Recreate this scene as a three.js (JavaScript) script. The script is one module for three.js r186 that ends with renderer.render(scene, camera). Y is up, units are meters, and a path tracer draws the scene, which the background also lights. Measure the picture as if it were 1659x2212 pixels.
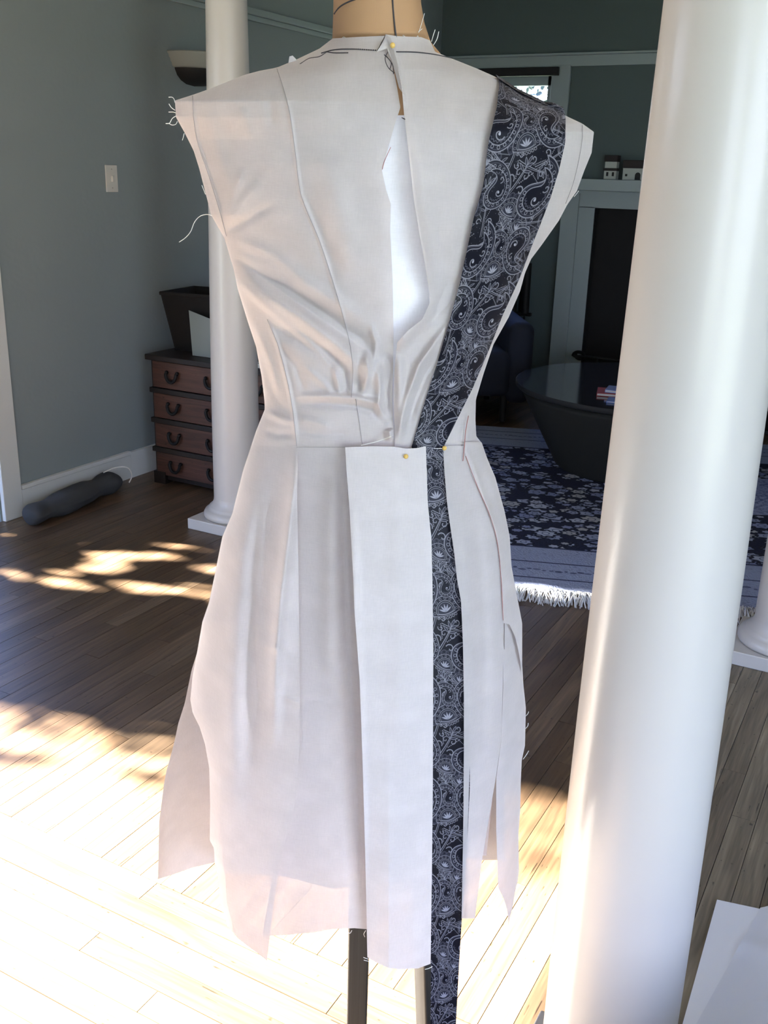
import * as THREE from 'three';
import { mergeGeometries, mergeVertices } from 'three/addons/utils/BufferGeometryUtils.js';
import { RoundedBoxGeometry } from 'three/addons/geometries/RoundedBoxGeometry.js';

const scene = new THREE.Scene();
const V = (x, y, z) => new THREE.Vector3(x, y, z);
const rad = THREE.MathUtils.degToRad;

// ------------------------------------------------------------------ camera
const EYE = V(0, 1.46, 0), FOCAL = 2130, W = 1659, H = 2212;
const camera = new THREE.PerspectiveCamera(2 * Math.atan(H / 2 / FOCAL) * 180 / Math.PI, W / H, 0.05, 200);
const yaw = rad(28.3), pitch = rad(18.9), roll = rad(1.66);
const fw = V(-Math.sin(yaw) * Math.cos(pitch), -Math.sin(pitch), -Math.cos(yaw) * Math.cos(pitch));
const rt0 = V(Math.cos(yaw), 0, -Math.sin(yaw)), up0 = rt0.clone().cross(fw);
const rt = rt0.clone().multiplyScalar(Math.cos(roll)).addScaledVector(up0, Math.sin(roll));
const up = up0.clone().multiplyScalar(Math.cos(roll)).addScaledVector(rt0, -Math.sin(roll));
camera.position.copy(EYE);
camera.quaternion.setFromRotationMatrix(new THREE.Matrix4().makeBasis(rt, up, fw.clone().negate()));
scene.add(camera);

// ------------------------------------------------------------------ sky, sun, exposure
// clear sky: hazy and neutral near the horizon, blue overhead
{
  const w = 64, h = 256, d = new Float32Array(w * h * 4);
  for (let y = 0; y < h; y++) {
    const el = ((y + 0.5) / h - 0.5) * Math.PI, t = THREE.MathUtils.smoothstep(Math.sin(Math.max(0, el)), 0.02, 0.75), lo = [0.85, 0.95, 1.18], hi = [0.38, 0.68, 1.75];
    for (let x = 0; x < w; x++) { const k = (y * w + x) * 4; for (let c = 0; c < 3; c++) d[k + c] = lo[c] + (hi[c] - lo[c]) * t; d[k + 3] = 1; }
  }
  const sky = new THREE.DataTexture(d, w, h, THREE.RGBAFormat, THREE.FloatType);
  sky.mapping = THREE.EquirectangularReflectionMapping; sky.colorSpace = THREE.LinearSRGBColorSpace; sky.magFilter = sky.minFilter = THREE.LinearFilter; sky.needsUpdate = true;
  scene.background = sky;
}
scene.backgroundIntensity = 7.4;
const SUN_AZ = V(0.97, 0, -0.243).normalize(), SUN_EL = rad(33.4);
const sun = new THREE.DirectionalLight(new THREE.Color().setRGB(1.0, 0.94, 0.85), 140);
sun.position.copy(SUN_AZ).multiplyScalar(-12 * Math.cos(SUN_EL)).add(V(-1, 12 * Math.sin(SUN_EL), -1.5));
sun.target.position.set(-1, 0, -1.5);
sun.castShadow = true; sun.shadow.radius = 2.6; sun.shadow.mapSize.set(2048, 2048);
Object.assign(sun.shadow.camera, { left: -6, right: 6, top: 6, bottom: -6, near: 0.5, far: 40 });
scene.add(sun, sun.target);
const renderer = new THREE.WebGLRenderer({ antialias: true });
renderer.toneMapping = THREE.LinearToneMapping;
renderer.toneMappingExposure = 1.2;
renderer.shadowMap.enabled = true;

// ------------------------------------------------------------------ helpers
let seed = 7;
const rnd = () => { seed = (seed * 1664525 + 1013904223) >>> 0; return seed / 4294967296; };
const rr = (a, b) => a + (b - a) * rnd();
const taken = {};
const numbered = (n) => { const k = taken[n] = (taken[n] ?? -1) + 1; return k ? `${n}_${String(k).padStart(3, '0')}` : n; };
function shadowed(o) { o.castShadow = o.receiveShadow = true; return o; }
function thing(name, label, category, pos = [0, 0, 0], turn = 0, group) {
  const o = new THREE.Group(); o.name = numbered(name); o.position.set(...pos); o.rotation.y = turn; scene.add(o);
  o.userData = { label, category, kind: 'thing' }; if (group) o.userData.group = group;
  return o;
}
function part(name, geometries, material, parent, label) {
  const list = Array.isArray(geometries) ? geometries : [geometries];
  const g = list.length > 1 ? mergeGeometries(list.map((x) => (x.index ? x.toNonIndexed() : x))) : list[0];
  const m = shadowed(new THREE.Mesh(g, material)); m.name = name; parent.add(m);
  if (label) m.userData.label = label;
  return m;
}
function single(name, geometries, material, label, category, group) {
  const m = part(numbered(name), geometries, material, scene, label); m.userData = { label, category, kind: 'thing' };
  if (group) m.userData.group = group;
  return m;
}
function struct(name, geometries, material, parent = scene) {
  const m = part(parent === scene ? numbered(name) : name, geometries, material, parent);
  if (parent === scene) m.userData.kind = 'structure';
  return m;
}
const bx = (x0, y0, z0, x1, y1, z1) => new THREE.BoxGeometry(x1 - x0, y1 - y0, z1 - z0).translate((x0 + x1) / 2, (y0 + y1) / 2, (z0 + z1) / 2);
const rbx = (x0, y0, z0, x1, y1, z1, r = 0.005, s = 2) => new RoundedBoxGeometry(x1 - x0, y1 - y0, z1 - z0, s, r).translate((x0 + x1) / 2, (y0 + y1) / 2, (z0 + z1) / 2);
const tube = (pts, r, seg = 24, rs = 6) => new THREE.TubeGeometry(new THREE.CatmullRomCurve3(pts), seg, r, rs);
// value noise
const hash = (x, y) => { let h = (x * 374761393 + y * 668265263) | 0; h = Math.imul(h ^ (h >>> 13), 1274126177); return ((h ^ (h >>> 16)) >>> 0) / 4294967296; };
const sm = (t) => t * t * (3 - 2 * t);
function vnoise(x, y, px = 1e9, py = 1e9) {
  const xi = Math.floor(x), yi = Math.floor(y), fx = sm(x - xi), fy = sm(y - yi), m = (a, n) => ((a % n) + n) % n;
  const h = (i, j) => hash(m(xi + i, px), m(yi + j, py));
  return (h(0, 0) * (1 - fx) + h(1, 0) * fx) * (1 - fy) + (h(0, 1) * (1 - fx) + h(1, 1) * fx) * fy;
}
function dataTexture(w, h, f, srgb = true) {
  const d = new Uint8Array(w * h * 4);
  for (let y = 0; y < h; y++) for (let x = 0; x < w; x++) {
    const c = f(x / w, y / h), i = (y * w + x) * 4;
    for (let k = 0; k < 3; k++) d[i + k] = Math.max(0, Math.min(255, (Array.isArray(c) ? c[k] : c) * 255));
    d[i + 3] = 255;
  }
  const t = new THREE.DataTexture(d, w, h); t.magFilter = t.minFilter = THREE.LinearFilter; t.wrapS = t.wrapT = THREE.RepeatWrapping;
  if (srgb) t.colorSpace = THREE.SRGBColorSpace;
  t.needsUpdate = true; return t;
}
function canvasTexture(w, h, draw) {
  const c = document.createElement('canvas'); c.width = w; c.height = h; draw(c.getContext('2d'), w, h);
  const t = new THREE.CanvasTexture(c); t.colorSpace = THREE.SRGBColorSpace; t.wrapS = t.wrapT = THREE.RepeatWrapping; t.magFilter = THREE.LinearFilter; return t;
}
const lin = (r, g, b) => new THREE.Color().setRGB(r, g, b);
const std = (c, roughness = 0.7, o = {}) => new THREE.MeshPhysicalMaterial({ color: c, roughness, ...o });

// ------------------------------------------------------------------ materials
const plasterBump = dataTexture(256, 256, (u, v) => 0.5 + 0.3 * (vnoise(u * 64, v * 64, 64, 64) - 0.5) + 0.3 * (vnoise(u * 16, v * 16, 16, 16) - 0.5), false);
plasterBump.repeat.set(1.2, 1.2);
const M = {
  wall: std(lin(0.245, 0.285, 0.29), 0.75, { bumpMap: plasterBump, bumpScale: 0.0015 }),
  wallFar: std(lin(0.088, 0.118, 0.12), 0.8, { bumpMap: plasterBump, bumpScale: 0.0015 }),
  ceiling: std(lin(0.6, 0.6, 0.57), 0.9),
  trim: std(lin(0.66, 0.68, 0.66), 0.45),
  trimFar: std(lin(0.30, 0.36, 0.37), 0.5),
  column: std(lin(0.56, 0.545, 0.52), 0.42, { clearcoat: 0.3, clearcoatRoughness: 0.18 }),
  black: std(lin(0.006, 0.006, 0.007), 0.7),
  soot: std(lin(0.008, 0.008, 0.009), 0.9),
  iron: std(lin(0.008, 0.008, 0.009), 0.6, { metalness: 0.4 }),
  switchPlate: std(lin(0.62, 0.6, 0.55), 0.4),
};
const woodTex = dataTexture(512, 1024, (u, v) => {
  const warp = 0.05 * vnoise(u * 4, v * 6, 4, 6);
  const g = vnoise((u + warp) * 70, v * 7, 70, 7) * 0.5 + vnoise(u * 200, v * 20, 200, 20) * 0.3 + vnoise(u * 12, v * 4, 12, 4) * 0.35;
  let s = 0.70 + 0.34 * (g - 0.5);
  const nick = vnoise(u * 90, v * 46, 90, 46); if (nick > 0.93) s -= (nick - 0.93) * 5.5;
  return [s, s * 0.985, s * 0.965];
});
const woodBump = dataTexture(256, 512, (u, v) => 0.5 + 0.35 * (vnoise(u * 120, v * 10, 120, 10) - 0.5) + 0.4 * (vnoise(u * 14, v * 14, 14, 14) - 0.5), false);
const plankTones = [[0.40, 0.31, 0.215], [0.36, 0.275, 0.185], [0.44, 0.345, 0.245], [0.335, 0.255, 0.175], [0.47, 0.37, 0.26], [0.385, 0.30, 0.22], [0.52, 0.43, 0.32]];
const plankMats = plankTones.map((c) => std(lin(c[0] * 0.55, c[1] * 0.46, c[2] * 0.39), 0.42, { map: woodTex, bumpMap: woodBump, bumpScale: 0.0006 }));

const windowLitMats = plankTones.map((c) => { const m = (c[0] + c[1] + c[2]) / 3; return std(lin(c[0] * 0.62 + m * 0.55, c[1] * 0.6 + m * 0.56, c[2] * 0.55 + m * 0.48), 0.5, { map: woodTex, bumpMap: woodBump, bumpScale: 0.0006 }); });  // planks right of the large column: window light painted as a lighter, greyer tone

// muslin: plain weave, slubs
const muslinMap = dataTexture(512, 512, (u, v) => {
  const w = 0.5 + 0.5 * Math.sin(u * 512 * Math.PI / 2) * Math.sin(v * 512 * Math.PI / 2);
  const s = 0.955 + 0.02 * w + 0.022 * (vnoise(u * 256, v * 24, 256, 24) - 0.5) + 0.022 * (vnoise(u * 24, v * 256, 24, 256) - 0.5) + 0.03 * (vnoise(u * 8, v * 8, 8, 8) - 0.5);
  return [s, s, s];
});
muslinMap.repeat.set(9, 9);
const muslinBump = dataTexture(512, 512, (u, v) => 0.5 + 0.22 * Math.sin(u * 512 * Math.PI / 2) * Math.sin(v * 512 * Math.PI / 2) + 0.16 * (vnoise(u * 256, v * 20, 256, 20) - 0.5) + 0.16 * (vnoise(u * 20, v * 256, 20, 256) - 0.5), false);
muslinBump.repeat.set(9, 9);
M.muslin = std(lin(0.725, 0.672, 0.662), 0.82, { map: muslinMap, bumpMap: muslinBump, bumpScale: 0.0003, transmission: 0.40, thickness: 0, side: THREE.DoubleSide });
M.muslinStrip = std(lin(0.705, 0.66, 0.655), 0.9, { map: muslinMap, bumpMap: muslinBump, bumpScale: 0.0003, transmission: 0.2, thickness: 0, side: THREE.DoubleSide });
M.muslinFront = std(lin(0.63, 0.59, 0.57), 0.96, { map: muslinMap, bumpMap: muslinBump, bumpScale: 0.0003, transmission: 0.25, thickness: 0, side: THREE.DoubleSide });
M.lining = std(lin(0.92, 0.91, 0.97), 0.9, { map: muslinMap, transmission: 0.12, thickness: 0, side: THREE.DoubleSide });
M.canvasSkin = std(lin(0.42, 0.245, 0.125), 0.8, { bumpMap: muslinBump, bumpScale: 0.0003 });
M.darkThread = std(lin(0.05, 0.045, 0.05), 0.8);
M.greyThread = std(lin(0.3, 0.28, 0.28), 0.8);
M.redThread = std(lin(0.36, 0.12, 0.1), 0.8);
M.whiteThread = std(lin(0.75, 0.74, 0.7), 0.8);

// paisley silk
const TIE_TILE = 0.126;
function paisleyTexture() {
  return canvasTexture(1536, 1536, (g, w) => {
    g.fillStyle = '#0c0c15'; g.fillRect(0, 0, w, w);
    g.strokeStyle = 'rgba(40,42,62,0.55)'; g.lineWidth = 2;
    for (let i = -w; i < w; i += 8) { g.beginPath(); g.moveTo(i, 0); g.lineTo(i + w, w); g.stroke(); g.beginPath(); g.moveTo(i + 2 * w - w, 0); g.stroke(); }
    const silver = '#a6a5a7', pale = '#cfcfd2', dim = '#67666d', fillA = '#22232f', fillB = '#3a3b45';
    const bez = (p0, p1, p2, p3, n, out) => { for (let k = 0; k < n; k++) { const t = k / n, a = 1 - t; out.push([a * a * a * p0[0] + 3 * a * a * t * p1[0] + 3 * a * t * t * p2[0] + t * t * t * p3[0], a * a * a * p0[1] + 3 * a * a * t * p1[1] + 3 * a * t * t * p2[1] + t * t * t * p3[1]]); } };
    const drop = []; bez([-0.25, -1.0], [0.75, -1.1], [1.05, 0.35], [0.35, 0.85], 40, drop); bez([0.35, 0.85], [-0.2, 1.15], [-0.75, 0.75], [-0.62, 0.25], 26, drop); bez([-0.62, 0.25], [-0.5, -0.15], [0.1, -0.1], [0.12, -0.45], 22, drop); bez([0.12, -0.45], [0.12, -0.75], [-0.1, -0.85], [-0.25, -1.0], 14, drop);
    const cx = 0.05, cy = 0.2;
    const path = (pts, s = 1, close = true) => { g.beginPath(); pts.forEach(([x, y], i) => { const X = cx + (x - cx) * s, Y = cy + (y - cy) * s; i ? g.lineTo(X, Y) : g.moveTo(X, Y); }); if (close) g.closePath(); };
    const dot = (x, y, r, c = silver) => { g.fillStyle = c; g.beginPath(); g.arc(x, y, r, 0, 7); g.fill(); };
    const ring = (x, y, r, c = silver, lw = 0.025) => { g.strokeStyle = c; g.lineWidth = lw; g.beginPath(); g.arc(x, y, r, 0, 7); g.stroke(); };
    const spiral = (x, y, r, a0, turn, lw = 0.05) => { g.strokeStyle = silver; g.lineWidth = lw; g.lineCap = 'round'; g.beginPath(); for (let k = 0; k <= 30; k++) { const t = k / 30, R = r * (1 - 0.8 * t), a = a0 + turn * t * 5; const X = x + Math.cos(a) * R, Y = y + Math.sin(a) * R; k ? g.lineTo(X, Y) : g.moveTo(X, Y); } g.stroke(); };
    const leaf = (x, y, a, l, wd, c) => { g.save(); g.translate(x, y); g.rotate(a); g.beginPath(); g.moveTo(0, 0); g.quadraticCurveTo(l * 0.5, -wd, l, 0); g.quadraticCurveTo(l * 0.5, wd, 0, 0); if (c) { g.fillStyle = c; g.fill(); } g.strokeStyle = silver; g.lineWidth = 0.03; g.stroke(); g.restore(); };
    const scallops = (pts, s, r, step, fill) => { for (let i = 0; i < pts.length; i += step) { const X = cx + (pts[i][0] - cx) * s, Y = cy + (pts[i][1] - cy) * s; g.beginPath(); g.arc(X, Y, r, 0, 7); if (fill) { g.fillStyle = fill; g.fill(); } g.strokeStyle = dim; g.lineWidth = 0.025; g.stroke(); dot(X, Y, r * 0.3, '#0c0d19'); } };
    function paisley() {
      path(drop); g.fillStyle = fillA; g.fill(); g.strokeStyle = silver; g.lineWidth = 0.04; g.stroke();
      path(drop, 0.9); g.strokeStyle = dim; g.lineWidth = 0.02; g.stroke();
      for (let i = 0; i < 66; i += 5) { const X = cx + (drop[i][0] - cx) * 0.8, Y = cy + (drop[i][1] - cy) * 0.8; ring(X, Y, 0.055); }
      path(drop, 0.7); g.fillStyle = '#10111f'; g.fill(); g.strokeStyle = silver; g.lineWidth = 0.035; g.stroke();
      const z = []; for (let i = 0; i < 62; i += 2) { const s = 0.52 + (i % 4 ? 0.08 : 0); z.push([cx + (drop[i][0] - cx) * s, cy + (drop[i][1] - cy) * s]); } g.beginPath(); z.forEach(([x, y], i) => (i ? g.lineTo(x, y) : g.moveTo(x, y))); g.strokeStyle = dim; g.lineWidth = 0.03; g.stroke();
      spiral(0.1, 0.35, 0.22, 0, 1, 0.045); spiral(0.3, -0.1, 0.14, 2, -1, 0.04); dot(0.1, 0.35, 0.05, pale); dot(0.36, -0.35, 0.035); dot(0.3, -0.5, 0.03);
    }
    function fan() {
      for (let k = 0; k <= 8; k++) { const a = Math.PI + k * Math.PI / 8, X = Math.cos(a) * 1.0, Y = Math.sin(a) * 1.0; g.beginPath(); g.arc(X, Y, 0.24, 0, 7); g.fillStyle = fillB; g.fill(); g.strokeStyle = dim; g.lineWidth = 0.035; g.stroke(); dot(X * 1.08, Y * 1.08, 0.07, '#12131f'); dot(X * 0.93 - Y * 0.1, Y * 0.93 + X * 0.1, 0.05, '#12131f'); dot(X * 0.93 + Y * 0.1, Y * 0.93 - X * 0.1, 0.05, '#12131f'); }
      for (const [r, f, lw] of [[0.9, fillA, 0.045], [0.62, '#10111f', 0.04], [0.52, fillB, 0.03]]) { g.beginPath(); g.arc(0, 0, r, Math.PI * 0.94, Math.PI * 2.06); g.quadraticCurveTo(0, 0.42 * r + 0.1, -r, 0.16 * r); g.closePath(); g.fillStyle = f; g.fill(); g.strokeStyle = silver; g.lineWidth = lw; g.stroke(); }
      for (let k = 0; k <= 7; k++) { const a = Math.PI + k * Math.PI / 7; ring(Math.cos(a) * 0.76, Math.sin(a) * 0.76, 0.07); }
      for (let k = 1; k <= 5; k++) leaf(0, 0.08, Math.PI + k * Math.PI / 6, 0.46, 0.09, pale);
      for (let k = 0; k < 7; k++) ring(-0.6 + k * 0.2, 0.34 + 0.12 * Math.cos((k - 3) * 0.5), 0.075, silver, 0.035);
    }
    function sprig() {
      g.strokeStyle = silver; g.lineWidth = 0.05; g.lineCap = 'round'; g.beginPath(); g.moveTo(-0.15, 1.05); g.quadraticCurveTo(0.05, 0.2, 0.05, -0.9); g.stroke();
      g.lineWidth = 0.03; g.beginPath(); g.moveTo(-0.02, 1.05); g.quadraticCurveTo(0.14, 0.2, 0.1, -0.7); g.stroke();
      for (const [y, a, l] of [[-0.9, -1.57, 0.38], [-0.75, -2.3, 0.42], [-0.75, -0.85, 0.42], [-0.5, -2.7, 0.45], [-0.5, -0.45, 0.45]]) leaf(0.04, y, a, l, 0.12, fillB);
      spiral(0.5, 0.25, 0.26, 3.2, 1, 0.06); spiral(-0.42, 0.1, 0.24, 0, -1, 0.06); spiral(0.45, 0.78, 0.2, 3.2, -1, 0.05);
      for (let k = 0; k < 9; k++) { dot(0.2 + 0.05 * k, 0.0 - 0.09 * k, 0.032); dot(-0.15 - 0.05 * k, -0.05 - 0.08 * k, 0.032); }
    }
    const put = (f, u, v, s, a) => { for (let i = -1; i <= 1; i++) for (let j = -1; j <= 1; j++) { const X = (u + i) * w, Y = (v + j) * w, S = s * w; if (X < -2.2 * S || X > w + 2.2 * S || Y < -2.2 * S || Y > w + 2.2 * S) continue; g.save(); g.translate(X, Y); g.rotate(a); g.scale(S, S); f(); g.restore(); } };
    const list = [[sprig, 0.12, 0.40, 0.12, -0.9], [sprig, 0.88, 0.55, 0.12, 0.9], [sprig, 0.38, 0.22, 0.11, 2.4], [sprig, 0.62, 0.82, 0.11, -2.2], [sprig, 0.1, 0.02, 0.12, 1.8], [sprig, 0.9, 0.88, 0.12, 0.2], [sprig, 0.36, 0.78, 0.11, -1.2], [sprig, 0.6, 0.2, 0.11, 0.9], [fan, 0.12, 0.5, 0.10, 0.6], [fan, 0.62, 0.0, 0.11, -0.5], [fan, 0.87, 0.77, 0.09, 0.8], [fan, 0.38, 0.6, 0.09, -0.7], [sprig, 0.5, 0.60, 0.15, 0.5], [sprig, 0.02, 0.58, 0.14, -0.6], [sprig, 0.97, 0.12, 0.14, 0.5], [sprig, 0.47, 0.08, 0.13, -0.3], [sprig, 0.27, 0.44, 0.11, 1.4], [sprig, 0.73, 0.42, 0.11, -0.2], [sprig, 0.27, 0.95, 0.12, 1.0], [sprig, 0.72, 0.93, 0.12, 2.2], [fan, 0.5, 0.33, 0.12, 0.2], [fan, 0.0, 0.85, 0.12, -0.25], [fan, 0.97, 0.36, 0.10, 0.35], [fan, 0.47, 0.84, 0.10, 0.1], [paisley, 0.22, 0.18, 0.20, 0.3], [paisley, 0.74, 0.68, 0.20, 0.45], [paisley, 0.76, 0.15, 0.165, -0.4], [paisley, 0.22, 0.68, 0.17, 2.7], [paisley, 0.5, 0.5, 0.10, 1.2], [paisley, 0.99, 0.62, 0.10, -0.6]];
    for (const [f, u, v, s, a] of list) put(f, u, v, s * 1.22, a);
    for (let k = 0; k < 260; k++) { const x = hash(k, 3) * w, y = hash(k, 9) * w; const q = g.getImageData(x, y, 1, 1).data; if (q[0] < 30) { g.fillStyle = '#77777c'; g.beginPath(); g.arc(x, y, 5, 0, 7); g.fill(); } }
    g.strokeStyle = 'rgba(6,7,14,0.35)'; g.lineWidth = 2; for (let i = 0; i < 2 * w; i += 7) { g.beginPath(); g.moveTo(i, 0); g.lineTo(i - w, w); g.stroke(); }
  });
}
const paisleyMap = paisleyTexture();
M.silk = std(lin(0.66, 0.66, 0.74), 0.5, { map: paisleyMap, specularIntensity: 0.4, side: THREE.DoubleSide });

// ------------------------------------------------------------------ floor: strips, the nearest ones built singly
const floorSlab = struct('floor', bx(-3.6, -0.12, -7.1, 3.0, -0.012, 3.0), std(lin(0.05, 0.035, 0.02), 0.9));
{
  const PW = 0.0570, GAP = 0.0014, T = 0.0125;
  const shapes = {};
  const plankShape = (len, v) => {
    const key = len.toFixed(3) + v;
    if (!shapes[key]) {
      const g = new THREE.BoxGeometry(PW - GAP, T, len - GAP).translate(0, -T / 2, 0), p = g.attributes.position, uv = g.attributes.uv;
      for (let i = 0; i < p.count; i++) uv.setXY(i, p.getX(i) / 0.5 + v * 0.317, p.getZ(i) / 1.0 + v * 0.273 + (Math.abs(p.getY(i)) > T / 2 ? 0.01 : 0));
      shapes[key] = g;
    }
    return shapes[key];
  };
  const rest = [];
  const lens = [0.9, 1.2, 1.5];
  const lay = (x, z, len, along, single) => {
    const v = Math.floor(rnd() * 5), g = plankShape(len, v), pick = Math.floor(rnd() * plankMats.length), mat = (x > -0.36 && !along ? windowLitMats : plankMats)[pick];
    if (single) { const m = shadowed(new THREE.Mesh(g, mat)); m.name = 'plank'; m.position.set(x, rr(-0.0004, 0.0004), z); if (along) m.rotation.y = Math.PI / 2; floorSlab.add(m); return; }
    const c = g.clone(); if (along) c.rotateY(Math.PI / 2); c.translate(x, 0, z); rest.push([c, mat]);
  };
  for (let i = 0; i < 116; i++) {                                         // strips that run into the room
    const x = -3.34 + PW * (i + 0.5); let z = -1.32; let first = true;
    while (z > -6.9) {
      let len = lens[Math.floor(rnd() * 3)]; if (first) { len = [0.4, 0.7, 1.1, 0.9][i % 4]; first = false; }
      len = Math.min(len, z + 6.9); if (len < 0.05) break;
      lay(x, z - len / 2, len, false, x < 0.2 && z > -3.2); z -= len;
    }
  }
  for (let i = 0; i < 68; i++) {                                          // front room: strips across
    const z = -1.32 + PW * (i + 0.5); let x = -3.34; let first = true;
    while (x < 2.7) {
      let len = lens[Math.floor(rnd() * 3)]; if (first) { len = [0.9, 1.4, 0.6, 1.2, 1.1][i % 5]; first = false; }
      len = Math.min(len, 2.7 - x); if (len < 0.05) break;
      lay(x + len / 2, z, len, true, z < -0.86 && x < -0.3); x += len;
    }
  }
  [...plankMats, ...windowLitMats].forEach((mat) => {
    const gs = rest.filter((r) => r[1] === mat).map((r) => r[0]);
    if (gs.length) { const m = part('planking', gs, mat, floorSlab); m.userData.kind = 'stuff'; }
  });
}

// ------------------------------------------------------------------ room shell
const WL = -3.34, WR = 2.7, WB = -6.85, WF = 2.6, CEIL = 2.62;
// left wall: doorway (far) and a wide glazed opening (near), both out of frame but for the far casing
function wallWithHoles(len0, len1, holes, thick) {
  const s = new THREE.Shape([new THREE.Vector2(len0, -0.1), new THREE.Vector2(len1, -0.1), new THREE.Vector2(len1, CEIL), new THREE.Vector2(len0, CEIL)]);
  for (const [a, y0, b, y1] of holes) s.holes.push(new THREE.Path([new THREE.Vector2(a, y0), new THREE.Vector2(a, y1), new THREE.Vector2(b, y1), new THREE.Vector2(b, y0)]));
  return new THREE.ExtrudeGeometry(s, { depth: thick, bevelEnabled: false });
}
struct('wall_left', wallWithHoles(-6.9, 2.6, [[-2.73, 0, -1.93, 2.06], [-1.395, 0.0, 0.75, 2.1]], 0.16).rotateY(-Math.PI / 2).translate(WL, 0, 0), M.wall);
struct('wall_right', wallWithHoles(-6.9, 2.6, [[-0.35, 0.0, 2.3, 2.4]], 0.16).rotateY(-Math.PI / 2).translate(WR + 0.16, 0, 0), M.wall);
struct('wall_front', wallWithHoles(WL - 0.16, WR + 0.16, [[0.7, 0.55, 2.2, 2.3]], 0.16).translate(0, 0, WF), M.wall);
const WIN = { x0: -3.1, x1: -2.5, y0: 1.36, y1: 2.12 };
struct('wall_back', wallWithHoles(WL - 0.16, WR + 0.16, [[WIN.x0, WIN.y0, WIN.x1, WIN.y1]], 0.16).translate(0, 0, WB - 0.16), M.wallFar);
struct('ceiling', bx(WL - 0.16, CEIL, WB - 0.16, WR + 0.16, CEIL + 0.12, WF + 0.16), M.ceiling);
struct('baseboard_left', [rbx(WL, 0, -3.52, WL + 0.018, 0.125, -2.84, 0.002), rbx(WL, 0.118, -3.52, WL + 0.024, 0.138, -2.84, 0.004), bx(WL, 0, -6.84, WL + 0.018, 0.13, -3.52)], M.trim);
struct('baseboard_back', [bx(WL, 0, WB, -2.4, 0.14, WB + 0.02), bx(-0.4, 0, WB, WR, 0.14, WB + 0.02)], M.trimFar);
struct('trim_1', [rbx(WL, 0, -2.838, WL + 0.022, 2.16, -2.738, 0.004), rbx(WL, 2.06, -2.838, WL + 0.022, 2.17, -1.83, 0.004), rbx(WL, 0, -1.93, WL + 0.022, 2.16, -1.83, 0.004)], M.trim);
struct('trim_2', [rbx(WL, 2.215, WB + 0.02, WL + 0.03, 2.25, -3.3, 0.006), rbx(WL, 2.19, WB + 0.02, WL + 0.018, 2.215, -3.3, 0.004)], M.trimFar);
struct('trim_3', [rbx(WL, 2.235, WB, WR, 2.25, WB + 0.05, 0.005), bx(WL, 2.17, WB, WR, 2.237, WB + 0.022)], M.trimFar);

// ------------------------------------------------------------------ window in the far wall
{
  const w = new THREE.Group(); w.name = 'window_1'; w.userData.kind = 'structure'; scene.add(w);
  const z = WB;
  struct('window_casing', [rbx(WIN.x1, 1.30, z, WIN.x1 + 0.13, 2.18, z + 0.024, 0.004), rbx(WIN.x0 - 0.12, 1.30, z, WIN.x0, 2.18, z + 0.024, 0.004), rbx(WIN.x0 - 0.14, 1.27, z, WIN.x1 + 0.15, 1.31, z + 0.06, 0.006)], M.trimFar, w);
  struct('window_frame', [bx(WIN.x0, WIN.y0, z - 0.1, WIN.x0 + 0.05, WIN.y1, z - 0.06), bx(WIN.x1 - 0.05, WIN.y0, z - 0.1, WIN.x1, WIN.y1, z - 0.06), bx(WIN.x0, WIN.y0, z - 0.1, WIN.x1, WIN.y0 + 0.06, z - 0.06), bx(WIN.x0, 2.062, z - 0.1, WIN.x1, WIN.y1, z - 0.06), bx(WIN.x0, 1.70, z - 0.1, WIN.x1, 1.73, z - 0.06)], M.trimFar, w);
  struct('window_pane', bx(WIN.x0 + 0.05, WIN.y0 + 0.06, z - 0.082, WIN.x1 - 0.05, 2.062, z - 0.078), std(lin(0.97, 0.98, 1), 0.02, { transmission: 1, thickness: 0 }), w);
  const shade = thing('roller_shade', 'dark rolled-up window shade along the top of the small far window', 'window shade', [0, 0, 0]);
  part('fabric_roll', new THREE.CylinderGeometry(0.026, 0.026, 0.64, 14).rotateZ(Math.PI / 2).translate(-2.79, 2.138, z + 0.035), M.black, shade);
  part('valance', rbx(-3.12, 2.112, z + 0.04, -2.44, 2.165, z + 0.066, 0.004), M.black, shade);
}
// garden beyond the windows
struct('ground', new THREE.PlaneGeometry(80, 80).rotateX(-Math.PI / 2).translate(0, -0.55, 0), std(lin(0.16, 0.19, 0.11), 0.95));
struct('sky_block_wall', bx(-7.5, -0.6, -7, -7.3, 2.2, 6), std(lin(0.05, 0.06, 0.045), 0.95));  // unseen wall added to dim the low sky light from the left
struct('sky_block_eave', bx(-4.4, 2.72, -7, WL - 0.16, 2.84, 2.76), M.ceiling);  // unseen slab added to cut the high sky above the left openings
const leafShape = (() => { const g = new THREE.BufferGeometry(); const p = [0, 0, 0]; for (let k = 0; k < 8; k++) { const a = k / 8 * Math.PI * 2; p.push(Math.cos(a), Math.sin(a) * 0.62, 0.18 * Math.abs(Math.sin(a))); } const ix = []; for (let k = 0; k < 8; k++) ix.push(0, 1 + k, 1 + (k + 1) % 8); g.setAttribute('position', new THREE.Float32BufferAttribute(p, 3)); g.setIndex(ix); g.computeVertexNormals(); return g; })();
const leafMat = std(lin(0.05, 0.075, 0.06), 0.6, { side: THREE.DoubleSide });
const barkMat = std(lin(0.12, 0.09, 0.065), 0.9);
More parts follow.
